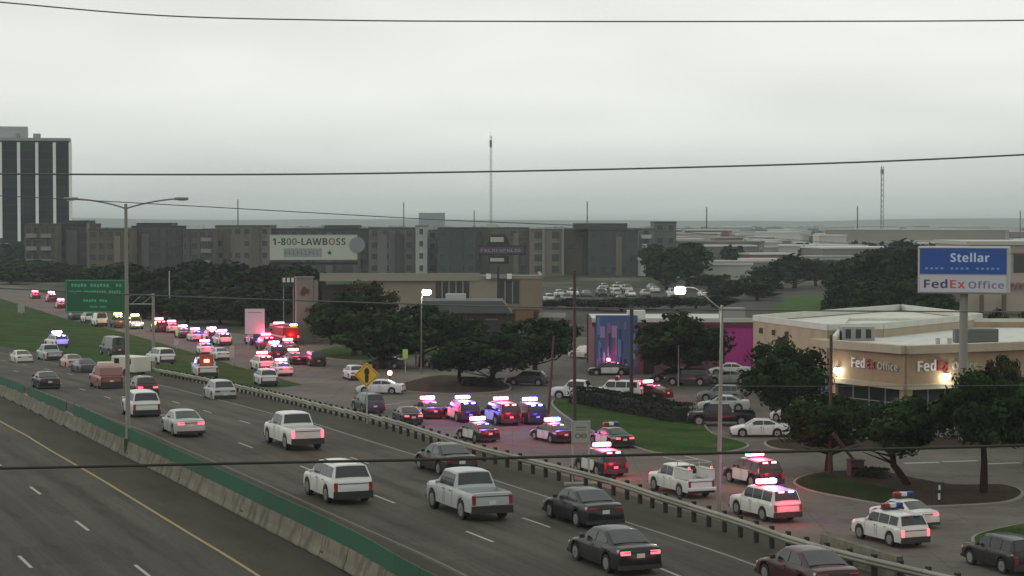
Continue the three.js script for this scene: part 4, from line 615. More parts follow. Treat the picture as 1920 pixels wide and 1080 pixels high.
// ------------------------------------------------------------------ buildings
function wallGeo(a, b, y0, y1, th = .3) { const dx = b[0] - a[0], dz = b[1] - a[1], l = Math.hypot(dx, dz), g = new THREE.BoxGeometry(l, y1 - y0, th); for (let i = 0; i < g.attributes.uv.count; i++) { const p = g.attributes.position; g.attributes.uv.setXY(i, p.getX(i) + p.getZ(i), p.getY(i)); } g.rotateY(-Math.atan2(dz, dx)); g.translate((a[0] + b[0]) / 2, (y0 + y1) / 2, (a[1] + b[1]) / 2); return g; }
function prism(pts, y0, y1) { const s = new THREE.Shape(pts.map(p => new THREE.Vector2(p[0], -p[1]))), g = new THREE.ExtrudeGeometry(s, { depth: y1 - y0, bevelEnabled: false }); g.rotateX(-Math.PI / 2); g.translate(0, y0, 0); return g; }   // pts [x, z]
{ // corner shop
  const t = thing('corner_shop', 'tan stucco corner shop with white roof and lit wall lamps', 'shop', [0, GL, 0]);
  const P0 = [29.0, -186.6], P1 = [33.9, -178.2], P2 = [63.7, -193.6], P3 = [55.4, -218.6], P4 = [35.5, -219.4], Wt = 7.0, tan = mWall([.31, .222, .14]), cream = mWall([.36, .315, .235]), white = mWall([.50, .51, .46]);
  const face = (a, b, n) => {
    const dx = b[0] - a[0], dz = b[1] - a[1], l = Math.hypot(dx, dz), ux = dx / l, uz = dz / l, nx = -uz, nz = ux, at = s => [a[0] + ux * s, a[1] + uz * s], off = (p, d) => [p[0] + nx * d, p[1] + nz * d];
    mesh('wall', wallGeo(a, b, 3.63, 6.3), tan, t); mesh('cornice', wallGeo(off(at(-.15), .22), off(at(l + .15), .22), 6.3, 7.0, 1.0), cream, t); mesh('band', wallGeo(off(at(-.05), .07), off(at(l + .05), .07), 3.18, 3.63, .65), cream, t);
    const step = l / n; for (let i = 0; i <= n; i++) mesh('pillar', wallGeo(at(clamp(i * step - .53, 0, l)), at(clamp(i * step + .53, 0, l)), 0, 3.18, .5), tan, t);
    for (let i = 0; i < n; i++) { const s0 = i * step + .53, s1 = (i + 1) * step - .53, m = n === 1 ? 4 : 3; for (let j = 0; j < m; j++) { const a0 = lerp(s0, s1, j / m), a1 = lerp(s0, s1, (j + 1) / m), w = mesh('window', wallGeo(off(at(a0 + .03), -.1), off(at(a1 - .03), -.1), .45, 3.18, .06), mPane, t); mesh('frame', M([wallGeo(off(at(a0 - .05), -.06), off(at(a0 + .05), -.06), .4, 3.18, .12), wallGeo(off(at(a0), -.06), off(at(a1), -.06), .4, .5, .1), wallGeo(off(at(a0), -.06), off(at(a1), -.06), 1.9, 1.97, .1)]), mat([.16, .16, .15], .5), w); } mesh('stall_riser', wallGeo(at(s0), at(s1), 0, .4, .2), cream, t); }
    return { at, off, l, ang: Math.atan2(-dz, dx) };
  };
  const fa = face(P0, P1, 1), fb = face(P1, P2, 5);
  mesh('side_wall', M([wallGeo(P2, P3, 0, Wt), wallGeo(P3, P4, 0, Wt), wallGeo(P4, P0, 0, Wt)]), tan, t); mesh('roof', prism([P0, P1, P2, P3, P4], 6.2, 6.4), white, t);
  mesh('parapet', M([wallGeo(P2, P3, 7.0, 7.35), wallGeo(P3, P4, 7.0, 7.35), wallGeo(P4, P0, 7.0, 7.35)]), white, t);
  const letters = (fc, s, sc) => { let x = s; for (const [w, c] of [['Fed', [.66, .64, .62]], ['Ex', [.30, .03, .03]], [' Office', [.36, .345, .30]]]) { const g = new TextGeometry(w, { font, size: sc * (w[0] === ' ' ? .8 : 1), depth: .14, curveSegments: 4 }); g.computeBoundingBox(); const wd = w === ' Office' ? 0 : g.boundingBox.max.x + .07; g.rotateY(fc.ang); const p = fc.off(fc.at(x), .18); g.translate(p[0], 4.75, p[1]); mesh('sign_letters', g, mat(c, .5), t); x += wd; } };
  letters(fa, 2.7, .84); letters(fb, .95, .9);
  const lamp = (fc, s, y) => { const p = fc.off(fc.at(s), .4), q = fc.off(fc.at(s), 1.1); const h = mesh('wall_lamp', C(.28, .14, .3, p[0], y, p[1], 12), mLampHead, t); mesh('lit_lens', RB(.62, .46, .62, .15, p[0], y - .14, p[1]), glow([1, .97, .84], 26), h); glowLight(t, [1, .94, .75], 5.5, q[0], y - .3, q[1], 6); };
  lamp(fa, 1.0, 4.45); lamp(fb, 4.1, 4.35);
  mesh('roof_unit', RB(3.1, 1.35, 2.0, .06, 32.6, 7.07, -196), mat([.24, .25, .24], .6), t); for (const i of [-.95, 0, .95]) mesh('vent_grille', B(.5, .85, .05, 32.6 + i, 7.07, -194.98), mDark, t);
  mesh('roof_unit', RB(2.8, 1.3, 1.9, .06, 43.6, 7.05, -192.5), mat([.07, .075, .07], .6), t); mesh('roof_unit', RB(.7, 1.3, 1.2, .05, 41.4, 7.05, -192.5), mat([.10, .1, .095], .6), t); for (const [x, z] of [[38.6, -187.8], [39.6, -187.5]]) mesh('roof_vent', C(.18, .22, .7, x, 6.4, z), mGalv, t);
  mesh('blue_column', wallGeo([28.2, -188.4], [28.8, -187.1], 0, 3.4, .5), mWall([.08, .095, .19]), t);
}
{ // taller shop block behind the corner shop
  const t = thing('shop_block', 'cream walled shop block with white roof joining the corner shop', 'shop', [0, GL, 0]), A = [25.4, -217], Bp = [30.3, -198.3], C1 = [49.9, -220.6], D1 = [45.7, -243.6], Q = [35.9, -200.8], cream = mWall([.34, .285, .2]), white = mWall([.50, .51, .46]);
  mesh('wall', M([wallGeo(A, Bp, 0, 7.2), wallGeo(Bp, Q, 0, 7.2), wallGeo(D1, A, 0, 7.2)]), cream, t); mesh('parapet', M([wallGeo(A, Bp, 7.2, 7.8, .42), wallGeo(Bp, Q, 7.2, 7.8, .42), wallGeo(Q, C1, 7.2, 7.8, .42), wallGeo(C1, D1, 7.2, 7.8, .42), wallGeo(D1, A, 7.2, 7.8, .42)]), white, t); mesh('roof', prism([A, Bp, Q, C1, D1], 6.95, 7.1), white, t); mesh('rear_wall', M([wallGeo(Q, C1, 6.4, 7.2), wallGeo(C1, D1, 0, 7.2)]), cream, t);
  for (const s of [.12, .3, .48]) { const x = lerp(A[0], Bp[0], s), z = lerp(A[1], Bp[1], s); mesh('vent', B(.42, .55, .42, x - .12, 6.3, z + .14, .9), mDark, t); } mesh('canopy', wallGeo([29.0, -196.7], [30.6, -188.2], 6.0, 6.55, 1.5), cream, t);
}
{ // magenta shop with mural
  const z0 = -238, x0 = 9.3, x1 = 28, w = x1 - x0, cx = (x0 + x1) / 2, t = thing('magenta_shop', 'low shop with magenta front, red trim and pale roof', 'shop', [0, GL, 0]), mg = mWall([.36, .03, .22]), rd = mat([.09, .01, .03], .7), white = mWall([.44, .45, .42]), pk = mWall([.13, .05, .07]);
  mesh('wall', B(3.5, 5.5, .4, x1 - 1.75, 2.75, z0), mg, t); mesh('pink_wall', B(10.2, 5.5, .4, x1 - 8.6, 2.75, z0), pk, t); mesh('side_wall', M([B(.4, 6, 20, x1, 3, z0 - 10.3), B(.4, 6, 20, x0 + .4, 3, z0 - 10.3), B(w, 6, .4, cx, 3, z0 - 20.2)]), pk, t);
  mesh('trim', B(w + .2, .5, .7, cx, 5.75, z0), rd, t); mesh('parapet', B(w + .2, .45, .55, cx, 6.23, z0), white, t); mesh('roof', B(w - .5, .16, 19.6, cx, 5.95, z0 - 10.2), white, t);
  const tx = print(512, 700, (c, W, h) => { c.fillStyle = '#39547c'; c.fillRect(0, 0, W, h); const r = mulberry(8), cs = ['#5f92b8', '#22385f', '#6a4a74', '#1a2848', '#7c5a7e', '#44769e']; for (let i = 0; i < 44; i++) { c.fillStyle = cs[i % 6]; const x = r() * W, y = r() * h; c.fillRect(x, y, 16 + r() * 34, 80 + r() * 260); } c.fillStyle = '#8f74a0'; c.fillRect(40, 120, 60, 140); c.fillRect(190, 110, 70, 150); });
  mesh('mural_wall', B(4.8, 6.8, .4, x0 + 2.7, 3.4, z0 + .3), mWall([.08, .1, .19]), t); const f = new THREE.PlaneGeometry(4.5, 6.5); f.translate(x0 + 2.7, 3.4, z0 + .52); mesh('mural', f, new THREE.MeshStandardMaterial({ map: tx, roughness: .85 }), t);
  mesh('door', B(1.2, 2.5, .1, x0 + 6.4, 1.25, z0 + .3), mPane, t); for (const x of [9, 11.5]) { const q = mesh('window', B(1.9, 2.0, .1, x0 + x, 2.1, z0 + .3), mPane, t); mesh('frame', B(2.1, .14, .16, x0 + x, 3.1, z0 + .32), mKerb, q); }
  mesh('roof_unit', RB(2.9, 1.5, 2.2, .06, x1 - 2.2, 6.7, z0 - 5), mat([.2, .2, .19], .7), t); mesh('roof_unit', RB(2.1, 1.1, 1.8, .05, x0 + 5.3, 6.55, z0 - 6), mat([.42, .43, .41], .6), t);
}
{ // tan shop with tall window groups
  const D = 352, k = D / F, X = px => (px - 960) * k, y = py => At(960, py, D).y - GL, t = thing('tan_shop', 'long tan shop with two groups of tall dark windows', 'shop', [0, GL, 0]), tan = mWall([.235, .20, .15]), tan2 = mWall([.21, .165, .115]), pale = mWall([.25, .24, .195]), z = -D, top = y(516);
  mesh('wall', B(X(1017) - X(692), top - .6, .5, (X(1017) + X(692)) / 2, (top - .6) / 2, z), tan, t); mesh('wing_wall', B(X(694) - X(600), y(535), .5, (X(694) + X(600)) / 2, y(535) / 2, z - 4), mWall([.05, .043, .036]), t); mesh('side_wall', B(.5, top, 24, X(1017) - .25, top / 2, z - 12.3), tan2, t); mesh('roof', B(X(1017) - X(600) - .6, .3, 26, (X(1017) + X(600)) / 2 - .3, top - .8, z - 13.4), mWall([.18, .18, .16]), t);
  mesh('fascia', B(X(900) - X(600), 1.3, .8, (X(900) + X(600)) / 2, top - .3, z + .4), pale, t); mesh('fascia', B(X(1017) - X(900), .6, .7, (X(1017) + X(900)) / 2, top - .34, z + .35), tan, t); mesh('pier', B(X(932) - X(882), y(520), .7, (X(932) + X(882)) / 2, y(520) / 2, z + .3), mWall([.26, .225, .17]), t); mesh('pier', B(X(1017) - X(976), y(524), .7, (X(1017) + X(976)) / 2, y(524) / 2, z + .3), tan2, t);
  for (const [a, b, n] of [[816, 881, 5], [933, 975, 3]]) for (let i = 0; i < n; i++) { const xa = X(lerp(a, b, i / n)), xb = X(lerp(a, b, (i + 1) / n)), w = mesh('window', B(xb - xa - .18, y(526) - y(569), .1, (xa + xb) / 2, (y(526) + y(569)) / 2, z + .32), mPaneFar, t); mesh('mullion', B(.2, y(526) - y(569), .2, xb, (y(526) + y(569)) / 2, z + .4), pale, w); }
  mesh('canopy', B(X(1010) - X(860), .7, 4, (X(1010) + X(860)) / 2, y(582), z + 2.4), mWall([.08, .042, .034]), t); mesh('orange_sign', B(3.1, 2.0, .2, X(983), y(592), z + 4.6), mat([.15, .075, .025], .7), t);
  for (const px of [916, 955]) mesh('flood_lamp', RB(.8, .9, .4, .07, X(px), y(518), z + 1.2), mat([.62, .64, .62], .4), t); mesh('lamp_bracket', B(X(955) - X(916), .7, .3, X(935), y(518), z + 1), mat([.18, .21, .2], .6), t); mesh('white_board', B(4.6, .8, .15, X(1035), y(590), z + 1.4), mat([.3, .3, .28], .6), t); mesh('board_post', B(.18, y(592), .18, X(1035), y(592) / 2, z + 1.2), mDark, t);
}
// brick-red low shop between the tan shop and the driveway trees
{ const t = thing('brick_shop', 'low dark brick shop with grey sloped roof behind driveway trees', 'shop', [-7.2, GL, -306]), br = mWall([.05, .03, .026]); mesh('wall', B(13, 4.1, 8, 0, 2.05, 0), br, t); const sh = new THREE.Shape([[-7.2, 4.1], [7.2, 4.1], [5.8, 5.9], [-5.8, 5.9]].map(p => new THREE.Vector2(...p))), g = new THREE.ExtrudeGeometry(sh, { depth: 9.6, bevelEnabled: false }); g.translate(0, 0, -4.8); mesh('roof', g, mWall([.085, .09, .09]), t); for (const x of [-4.2, -1.4, 1.4, 4.2]) { const w = mesh('window', B(1.7, 1.8, .1, x, 2.2, 4.03), mPaneFar, t); mesh('frame', B(1.85, .14, .16, x, 3.15, 4.06), mKerb, w); } mesh('door', B(1.2, 2.6, .1, 5.9, 1.3, 4.03), mDark, t); mesh('roof_unit', RB(3, .95, 1.7, .06, -1.1, 6.3, 0), mat([.34, .35, .34], .6), t); }
// the red lit lamp beside the driveway
{ const q = G(731, 722), t = thing('marker_lamp', 'red glowing lamp on a short dark post by the driveway', 'lamp', [q.x, GL, q.z]); mesh('post', C(.08, .08, 1.1), mDark, t); mesh('lit_lens', RB(.45, .45, .45, .14, 0, 1.3, 0), glow([1, .35, .25], 12), t); glowLight(t, [1, .06, .05], 12, 0, 1.9, .4, 6); }
{ const q = G(1604, 897), t = thing('utility_cabinet', 'dark brown cabinet leaning with cut branch on the tree island', 'utility cabinet', [q.x, GL + .15, q.z], .2); mesh('body', RB(1.0, 1.1, .8, .05, 0, .55, 0), mat([.035, .022, .016], .8), t); mesh('lid', RB(1.1, .08, .9, .03, 0, 1.14, 0), mDark, t); mesh('leaning_branch', bar([-1.65, 3.0, 0], [-.1, 1.1, 0], .15, 7, .11), mWood, t); }

// far blocks of flats
function flats(label, px0, px1, pyT, D, wall, o = {}) {
  D *= ZS; const k = D / F, x0 = (px0 - 960) * k, x1 = (px1 - 960) * k, base = gy(D) - .1, top = At(960, pyT, D).y, h = top - base, W = x1 - x0, dep = o.dep || 20, t = thing('apartment_block', label, 'apartment block', [(x0 + x1) / 2, base, -D], o.turn || 0), wm = mWall(wall);
  mesh('wall', B(W, h, dep, 0, h / 2, -dep / 2), wm, t); mesh('parapet', B(W + .3, .5, dep + .3, 0, h + .05, -dep / 2), mWall(o.trim || mul(wall, .55)), t);
  const fl = o.floors || 4, n = o.cols || Math.max(2, Math.round(W / 4.6)), fh = h / fl;
  for (let f = 0; f < fl; f++) for (let i = 0; i < n; i++) { if (o.skip && rnd() < o.skip) continue; const x = -W / 2 + (i + .5) * W / n, w = Math.min(o.ww ? o.ww * 1.3 : 1.8, W / n * .7), wh = o.wh ? o.wh * 1.2 : 2.0, fr = mesh('window', M([B(w + .24, .12, .16, x, f * fh + fh * .55 + wh / 2, .08), B(w + .24, .12, .16, x, f * fh + fh * .55 - wh / 2, .08), B(.12, wh, .16, x - w / 2 - .06, f * fh + fh * .55, .08), B(.12, wh, .16, x + w / 2 + .06, f * fh + fh * .55, .08)]), mWall(o.frame || mul(wall, 1.7)), t); mesh('pane', B(w, wh, .05, x, f * fh + fh * .55, .03), mPaneFar, fr); }
  if (o.balcony) for (let f = 1; f < fl; f++) for (const bx of o.balcony) { const b = mesh('balcony', M([B(3.2, .2, 1.5, bx * W / 2, f * fh, .85)]), mWall([.25, .26, .25]), t); mesh('railing', B(3.2, 1.1, .08, bx * W / 2, f * fh + .6, 1.57), mWall(o.rail || [.2, .21, .2]), b); }
  for (const s of o.fins || []) mesh('fin', B(.8, h + .3, .7, s * W / 2, h / 2 + .2, .4), mWall(o.fin || [.2, .2, .19]), t);
  if (!o.bays && n > 2) { o.bays = []; const nb = Math.max(1, Math.round(n / 2.5)); for (let i = 0; i < nb; i++) { const a = -1 + 2 * (i + .15 + .3 * rnd()) / nb, w = lerp(.25, .5, rnd()) / nb * 1.4; o.bays.push([a, a + w, mix3(mul(wall, rnd() < .5 ? 1.75 : .5), [.16, .14, .11], rnd() * .5), lerp(.8, 1.05, rnd())]); } }
  for (const [a, b, c, bh] of o.bays || []) mesh('bay', B((b - a) * W / 2, h * (bh || .86), .8, (a + b) / 2 * W / 2, h * (bh || .86) / 2, .42), mWall(c), t);
  if (o.tower) { const [a, b, ph, c] = o.tower; mesh('roof_house', B((b - a) * W / 2, ph, dep * .6, (a + b) / 2 * W / 2, h + ph / 2 + .3, -dep * .5), mWall(c), t); }
  return t;
}
const gr = [.085, .095, .085];
flats('mixed green and brown block with small pale balconies under the glass tower', 46, 106, 421, 415, [.085, .085, .06], { balcony: [-.5, .4], cols: 4 });
flats('dark slate flats with pale vertical trims beside the mixed block', 108, 166, 421, 420, [.035, .042, .045], { fins: [-1, 1], tower: [-.8, .8, 1.0, [.03, .035, .04]], cols: 3 });
flats('brown flats with one bright window behind the tall street lamp', 167, 246, 430, 418, [.1, .085, .065], { bays: [[.2, .5, [.16, .14, .11]]], cols: 5 });
flats('dark flats with long shaded top storey right of the street lamp', 247, 342, 425, 425, [.055, .06, .056], { tower: [-.9, .5, .9, [.03, .04, .04]], cols: 6 });
flats('grey flats with white lift housing on the roof', 343, 402, 431, 422, [.085, .09, .085], { tower: [-.9, -.1, 1.3, [.5, .52, .5]], cols: 4, balcony: [.5] });
flats('taupe flats left of the billboard with low dark roof edge', 404, 505, 424, 428, [.145, .135, .11], { cols: 6, skip: .3 });
flats('dark flats directly behind the advertising billboard', 506, 690, 430, 432, [.05, .058, .054], { cols: 10, tower: [.1, .8, 1.0, [.04, .05, .05]] });
flats('taupe block with slim recessed tower right of the billboard', 691, 778, 428, 424, [.105, .105, .095], { cols: 4, bays: [[.15, .5, [.045, .048, .05]], [-.6, -.2, [.125, .125, .115]]] });
flats('pale stair tower with a single dark square opening', 779, 801, 424, 421, [.31, .33, .31], { cols: 1, dep: 8, ww: 1.0 });
flats('grey infill block between pale stair tower and slate flats', 802, 820, 432, 430, [.15, .16, .15], { cols: 1 });
flats('slate blue flats behind the three tier sign, plain front', 821, 892, 428, 420, [.05, .064, .068], { cols: 4, bays: [[-.3, .3, [.04, .05, .053]]] });
flats('brown green flats behind the three tier restaurant sign', 893, 992, 428, 426, [.095, .095, .08], { cols: 5, skip: .4, tower: [-.6, -.2, 1.0, [.4, .43, .41]] });
flats('tan flats with bold grid of six dark windows', 993, 1058, 431, 416, [.16, .14, .115], { cols: 2, ww: 1.9, wh: 2.0, floors: 4, frame: [.22, .2, .17], fins: [-.2, .92] });
flats('plain tan block with narrow green strip beside window grid', 1059, 1103, 430, 420, [.135, .12, .095], { cols: 2, skip: .5, bays: [[.5, .95, [.06, .075, .035]]] });
flats('slate flats topped with a dark roof storey', 1104, 1196, 432, 412, [.05, .06, .06], { cols: 5, skip: .4, tower: [-1.6, .6, 1.9, [.045, .055, .05]], bays: [[.1, .35, [.14, .12, .1]]] });
flats('pale flats with stacked white balconies right of slate block', 1197, 1226, 430, 426, [.12, .135, .125], { cols: 1, balcony: [0], rail: [.4, .43, .41], floors: 5 });
flats('greenish flats at the right end of the apartment row', 1227, 1268, 417, 440, [.1, .115, .1], { cols: 2 });
// glass office tower
{
  const D = 860, k = D / F, x1 = (134 - 960) * k, W = 40, top = At(0, 264, D).y, base = gy(D), t = thing('office_tower', 'tall dark glass office tower with white vertical fins', 'office tower', [x1, base, -D], .2), h = top - base, white = mWall([.74, .75, .73]), tg = (r, g, b) => new THREE.MeshPhysicalMaterial({ color: rgb(r, g, b), roughness: .3, specularIntensity: .2 }), glass = tg(.008, .014, .017), gl2 = tg(.009, .026, .019), gl3 = tg(.007, .01, .024), X = px => (px - 134) * k / Math.cos(.0) ;
  mesh('wall', B(W - .4, h - .6, 24, -W / 2, (h - .6) / 2, -12.3), mat([.014, .02, .02], .5), t); mesh('side_wall', B(.6, h, 25, -.1, h / 2, -12.3), mWall([.5, .49, .47]), t); mesh('parapet', B(W, 1.2, 25, -W / 2, h + .5, -12.3), mWall([.24, .25, .24]), t);
  [[-31, 450], [4, 446], [37, 452], [70, 420], [102, 420], [131, 420]].forEach(([px, py]) => { const y0 = Math.max(0, At(0, py, D).y - base); mesh('fin', B(1.2, h - y0 - .8, 1.3, X(px + 2), (h - .8 + y0) / 2, .8), white, t); });
  const fl = 14, cs = [-31, 4, 37, 70, 102, 131]; for (let c = 0; c < 5; c++) for (let f = 0; f < fl; f++) { const xa = X(cs[c] + 4), xb = X(cs[c + 1] - 1); mesh('window_band', B(xb - xa, h / fl - .18, .2, (xa + xb) / 2, (f + .5) * h / fl - .5, .02), [glass, gl2, gl3][(f * 3 + c * 2) % 7 % 3], t); }
  mesh('roof_house', B(13, 5, 10, -24, h + 3.4, -9), mWall([.34, .36, .35]), t); mesh('roof_unit', B(3, 2, 4, X(72), h + 2, -5), mWall([.25, .26, .25]), t); mesh('roof_unit', B(1.4, 2, 2, X(38), h + 2, -4), mWall([.2, .2, .2]), t);
  mesh('podium', B(34, 9, 10, -26, 4.5, 8), mWall([.12, .12, .105]), t); mesh('podium_roof', B(34.4, .8, 10.4, -26, 9.4, 8), mWall([.26, .27, .25]), t);
}
// building with lettering at the right edge
{ const D = 390, k = D / F, x = px => (px - 960) * k, y = py => At(960, py, D).y - GL, t = thing('office_store', 'beige store building behind the blue pylon sign with brown posts', 'store', [0, GL, 0]); const bei = mWall([.33, .285, .23]); mesh('wall', B(40, y(458), 30, x(1815) + 20, y(458) / 2, -D - 15), bei, t); mesh('cornice', B(40.6, .7, 30.7, x(1815) + 20, y(458) + .2, -D - 15), mWall([.4, .39, .35]), t); mesh('band', B(40, 2.2, .4, x(1815) + 20, y(523), -D + .25), mWall([.38, .29, .27]), t); const w = mesh('window', B(6.5, 3.8, .12, x(1900) + 3.3, y(494), -D + .1), mPaneFar, t); mesh('frame', B(7, .3, .25, x(1900) + 3.3, y(494) + 2, -D + .15), mWall([.24, .17, .12]), w); const g = new TextGeometry('OFFI', { font, size: 1.35, depth: .14, curveSegments: 3 }); g.translate(x(1889), y(543), -D + .5); mesh('sign_letters', g, mat([.25, .1, .1], .6), t); for (const px of [1838, 1880]) mesh('pillar', B(.7, y(552), .7, x(px), y(552) / 2, -D + 1.4), mWall([.11, .075, .05]), t); }
// far low town: warehouses and houses, each with its own roof
{
  const far = (px, py, D, W, h, c, rc, g) => { const b = gy(D), X = (px - 960) * D / F; if (py) h = At(px, py, D).y - b; const t = thing('distant_warehouse', g[0], 'warehouse', [X, b, -D], rr(-.3, .3), g[1]); const dp = W * rr(.5, .8); mesh('wall', B(W, h, dp, 0, h / 2, 0), mWall(c), t); mesh('roof', B(W + .6, .5, dp + .6, 0, h + .25, 0), mWall(rc), t); for (const s of [-.3, .1, .35]) mesh('door', B(W * .08, h * .5, .2, s * W, h * .26, dp / 2 + .06), mWall([.1, .11, .11]), t); };
  far(1722, 431, 1250, 104, 0, [.21, .2, .165], [.33, .32, .28], ['very long pale beige warehouse behind the blue pylon sign', undefined]);
  far(640, 424, 720, 13, 0, [.2, .22, .21], [.33, .36, .34], ['pale flat roofed unit rising just behind the billboard', undefined]);
  far(810, 400, 2200, 27, 0, [.17, .2, .22], [.2, .23, .24], ['bluish grey block alone on the horizon left of tall mast', undefined]);
  const G2 = ['pale low house among the trees right of the apartment row', 'low houses among the trees right of the apartments'];
  for (let i = 0; i < 34; i++) { const D = rr(560, 1000); far(i < 12 ? rr(1325, 1440) : rr(1235, 1570), lerp(496, 432, (D - 560) / 440) + rr(-8, 6), D, rr(11, 22), 0, pick([[.34, .34, .3], [.2, .11, .09], [.4, .41, .38], [.24, .22, .19]]), pick([[.5, .51, .48], [.3, .29, .27], [.46, .47, .45]]), G2); }
  const G1 = ['low pale commercial building in the hazy distance', 'low distant commercial buildings under the horizon'];
  for (let i = 0; i < 170; i++) { const px = i < 80 ? rr(1240, 1900) : rr(130, 1920), D = i < 80 ? rr(700, 1300) : 1000 * Math.pow(3.2, rnd()); const q = rnd(), c = q < .4 ? [.3, .3, .27] : q < .7 ? [.16, .16, .145] : q < .85 ? [.13, .07, .058] : [.38, .4, .38]; far(px, 0, D, rr(14, 34) * (D > 1400 ? 1.9 : 1), rr(6, 10) * (D > 1400 ? 1.2 : 1), c, rnd() < .75 ? [.52, .53, .51] : mul(c, .8), G1); }
}
// masts
function mast(label, px, pyT, D, w) {
  const b = gy(D), top = At(px, pyT, D), h = top.y - b, t = thing('radio_mast', label, 'mast', [top.x, b, -D]), L = [], R = w / 2, n = Math.round(h / (w * 1.6)), c = i => [R * Math.cos(i * 2.094), R * Math.sin(i * 2.094)], m = mat([.13, .13, .13], .7);
  for (let i = 0; i < 3; i++) L.push(bar([c(i)[0], 0, c(i)[1]], [c(i)[0], h, c(i)[1]], w * .09, 5)); for (let q = 0; q < n; q++) for (let i = 0; i < 3; i++) L.push(bar([c(i)[0], q / n * h, c(i)[1]], [c(i + 1)[0], (q + 1) / n * h, c(i + 1)[1]], w * .05, 4));
  mesh('lattice', M(L), m, t); mesh('antenna', M([C(w * .5, w * .5, h * .06, 0, h * .9, 0, 8), C(.08, .05, h * .04, 0, h, 0, 6)]), m, t);
}
mast('tall lattice radio mast rising above the apartment row', 920, 254, 1400, 1.6); mast('hazy lattice mast far right above the long pale warehouse', 1654, 312, 2000, 3.2);
for (const [px, py, D] of [[446, 374, 1500], [757, 379, 1600], [889, 394, 1700], [1101, 377, 1400], [1325, 388, 1400], [1608, 386, 1500], [1913, 395, 1700]]) { const b = gy(D), p = At(px, py, D), t = thing('distant_pole', 'thin dark pole standing up against the horizon', 'pole', [p.x, b, -D], 0, 'thin poles along the horizon'); mesh('pole', C(.6, .4, p.y - b, 0, 0, 0, 6), mat([.06, .065, .065], .8), t); mesh('cross_arm', B(1.8, .25, .25, 0, p.y - b - 2.5, 0), mDark, t); }

// ------------------------------------------------------------------ trees
const mLeaf = new THREE.MeshPhysicalMaterial({ vertexColors: true, roughness: 1, specularIntensity: .1, side: THREE.DoubleSide }), mBark = new THREE.MeshPhysicalMaterial({ map: tWood, color: rgb(.5, .46, .44), roughness: 1, specularIntensity: .1 });
function crownGeo(seed, n, leaf, lo, kind) {          // unit crown: width 1, height from lo to 1
  const r = mulberry(seed), lobes = [], nl = 70 + Math.floor(r() * 20);
  for (let i = 0; i < nl; i++) { const a = r() * 6.283, u = r() * 2 - 1, q = Math.pow(r(), .42) * .84, s = Math.sqrt(1 - u * u), k = u > 0 ? 1 : .8; lobes.push({ x: q * s * Math.cos(a) * .5, y: lerp(lo, 1, .5) + q * u * k * (1 - lo) * .5, z: q * s * Math.sin(a) * .5, r: lerp(.05, .12, r()), t: lerp(.45, 1.6, r()), w: r() }); }
  const pos = new Float32Array(n * 18), nor = new Float32Array(n * 18), col = new Float32Array(n * 18), v = new THREE.Vector3(), a = new THREE.Vector3(), b = new THREE.Vector3(), N = new THREE.Vector3();
  for (let i = 0; i < n; i++) {
    const L = lobes[Math.floor(r() * nl)], th = r() * 6.283, u = r() * 2 - 1, s = Math.sqrt(1 - u * u), rad = L.r * (.3 + 1.25 * r());
    N.set(s * Math.cos(th), u, s * Math.sin(th)); v.set(L.x + N.x * rad, L.y + N.y * rad * (1 - lo), L.z + N.z * rad);
    a.set(r() - .5, r() - .5, r() - .5).cross(N).normalize(); b.crossVectors(N, a).normalize().addScaledVector(N, (r() - .5) * 1.3).normalize(); const e = leaf * (.6 + .8 * r()), f = e * .62;
    const A = v.clone().addScaledVector(a, e), Bq = v.clone().addScaledVector(b, f), Cc = v.clone().addScaledVector(a, -e), Dd = v.clone().addScaledVector(b, -f), nn = new THREE.Vector3().crossVectors(a, b).normalize(); if (nn.dot(N) < 0) nn.negate(); nn.lerp(N, .4).normalize();
    [A, Bq, Cc, A, Cc, Dd].forEach((p, k) => { const o = i * 18 + k * 3; pos[o] = p.x; pos[o + 1] = p.y; pos[o + 2] = p.z; nor[o] = nn.x; nor[o + 1] = nn.y; nor[o + 2] = nn.z; });
    const j = L.t * (.75 + .5 * r()), c = kind === 1 ? [.030 * j, .034 * j, .010 * j] : kind === 2 ? [.012 * j, .022 * j, .012 * j] : [.015 * j, .030 * j, .010 * j]; for (let k = 0; k < 6; k++) { const o = i * 18 + k * 3; col[o] = c[0]; col[o + 1] = c[1]; col[o + 2] = c[2]; }
  }
  const g = new THREE.BufferGeometry(); g.setAttribute('position', new THREE.BufferAttribute(pos, 3)); g.setAttribute('normal', new THREE.BufferAttribute(nor, 3)); g.setAttribute('color', new THREE.BufferAttribute(col, 3)); return g;
}
function trunkGeo(seed, lo, curve = 0) {
  const r = mulberry(seed), L = [], top = lo + (1 - lo) * .35, P = [[0, -.02, 0], [curve * .5, lo * .5, 0], [curve, lo, .01], [curve + .02, top, 0]]; const c = new THREE.CatmullRomCurve3(P.map(p => new THREE.Vector3(...p)));
  for (let i = 0; i < 5; i++) L.push(bar(c.getPoint(i / 5), c.getPoint((i + 1) / 5 + .02), lerp(.042, .022, i / 5), 8, lerp(.042, .022, (i + 1) / 5)));
  for (let i = 0; i < 8; i++) { const a = i * .785 + r(), q = c.getPoint(lerp(.55, .95, r())); L.push(bar(q, [q.x + Math.cos(a) * .3, q.y + lerp(.1, .35, r()) * (1 - lo), q.z + Math.sin(a) * .3], .014, 5, .004)); } return M(L);
}
const crowns = {}, trunks = {};
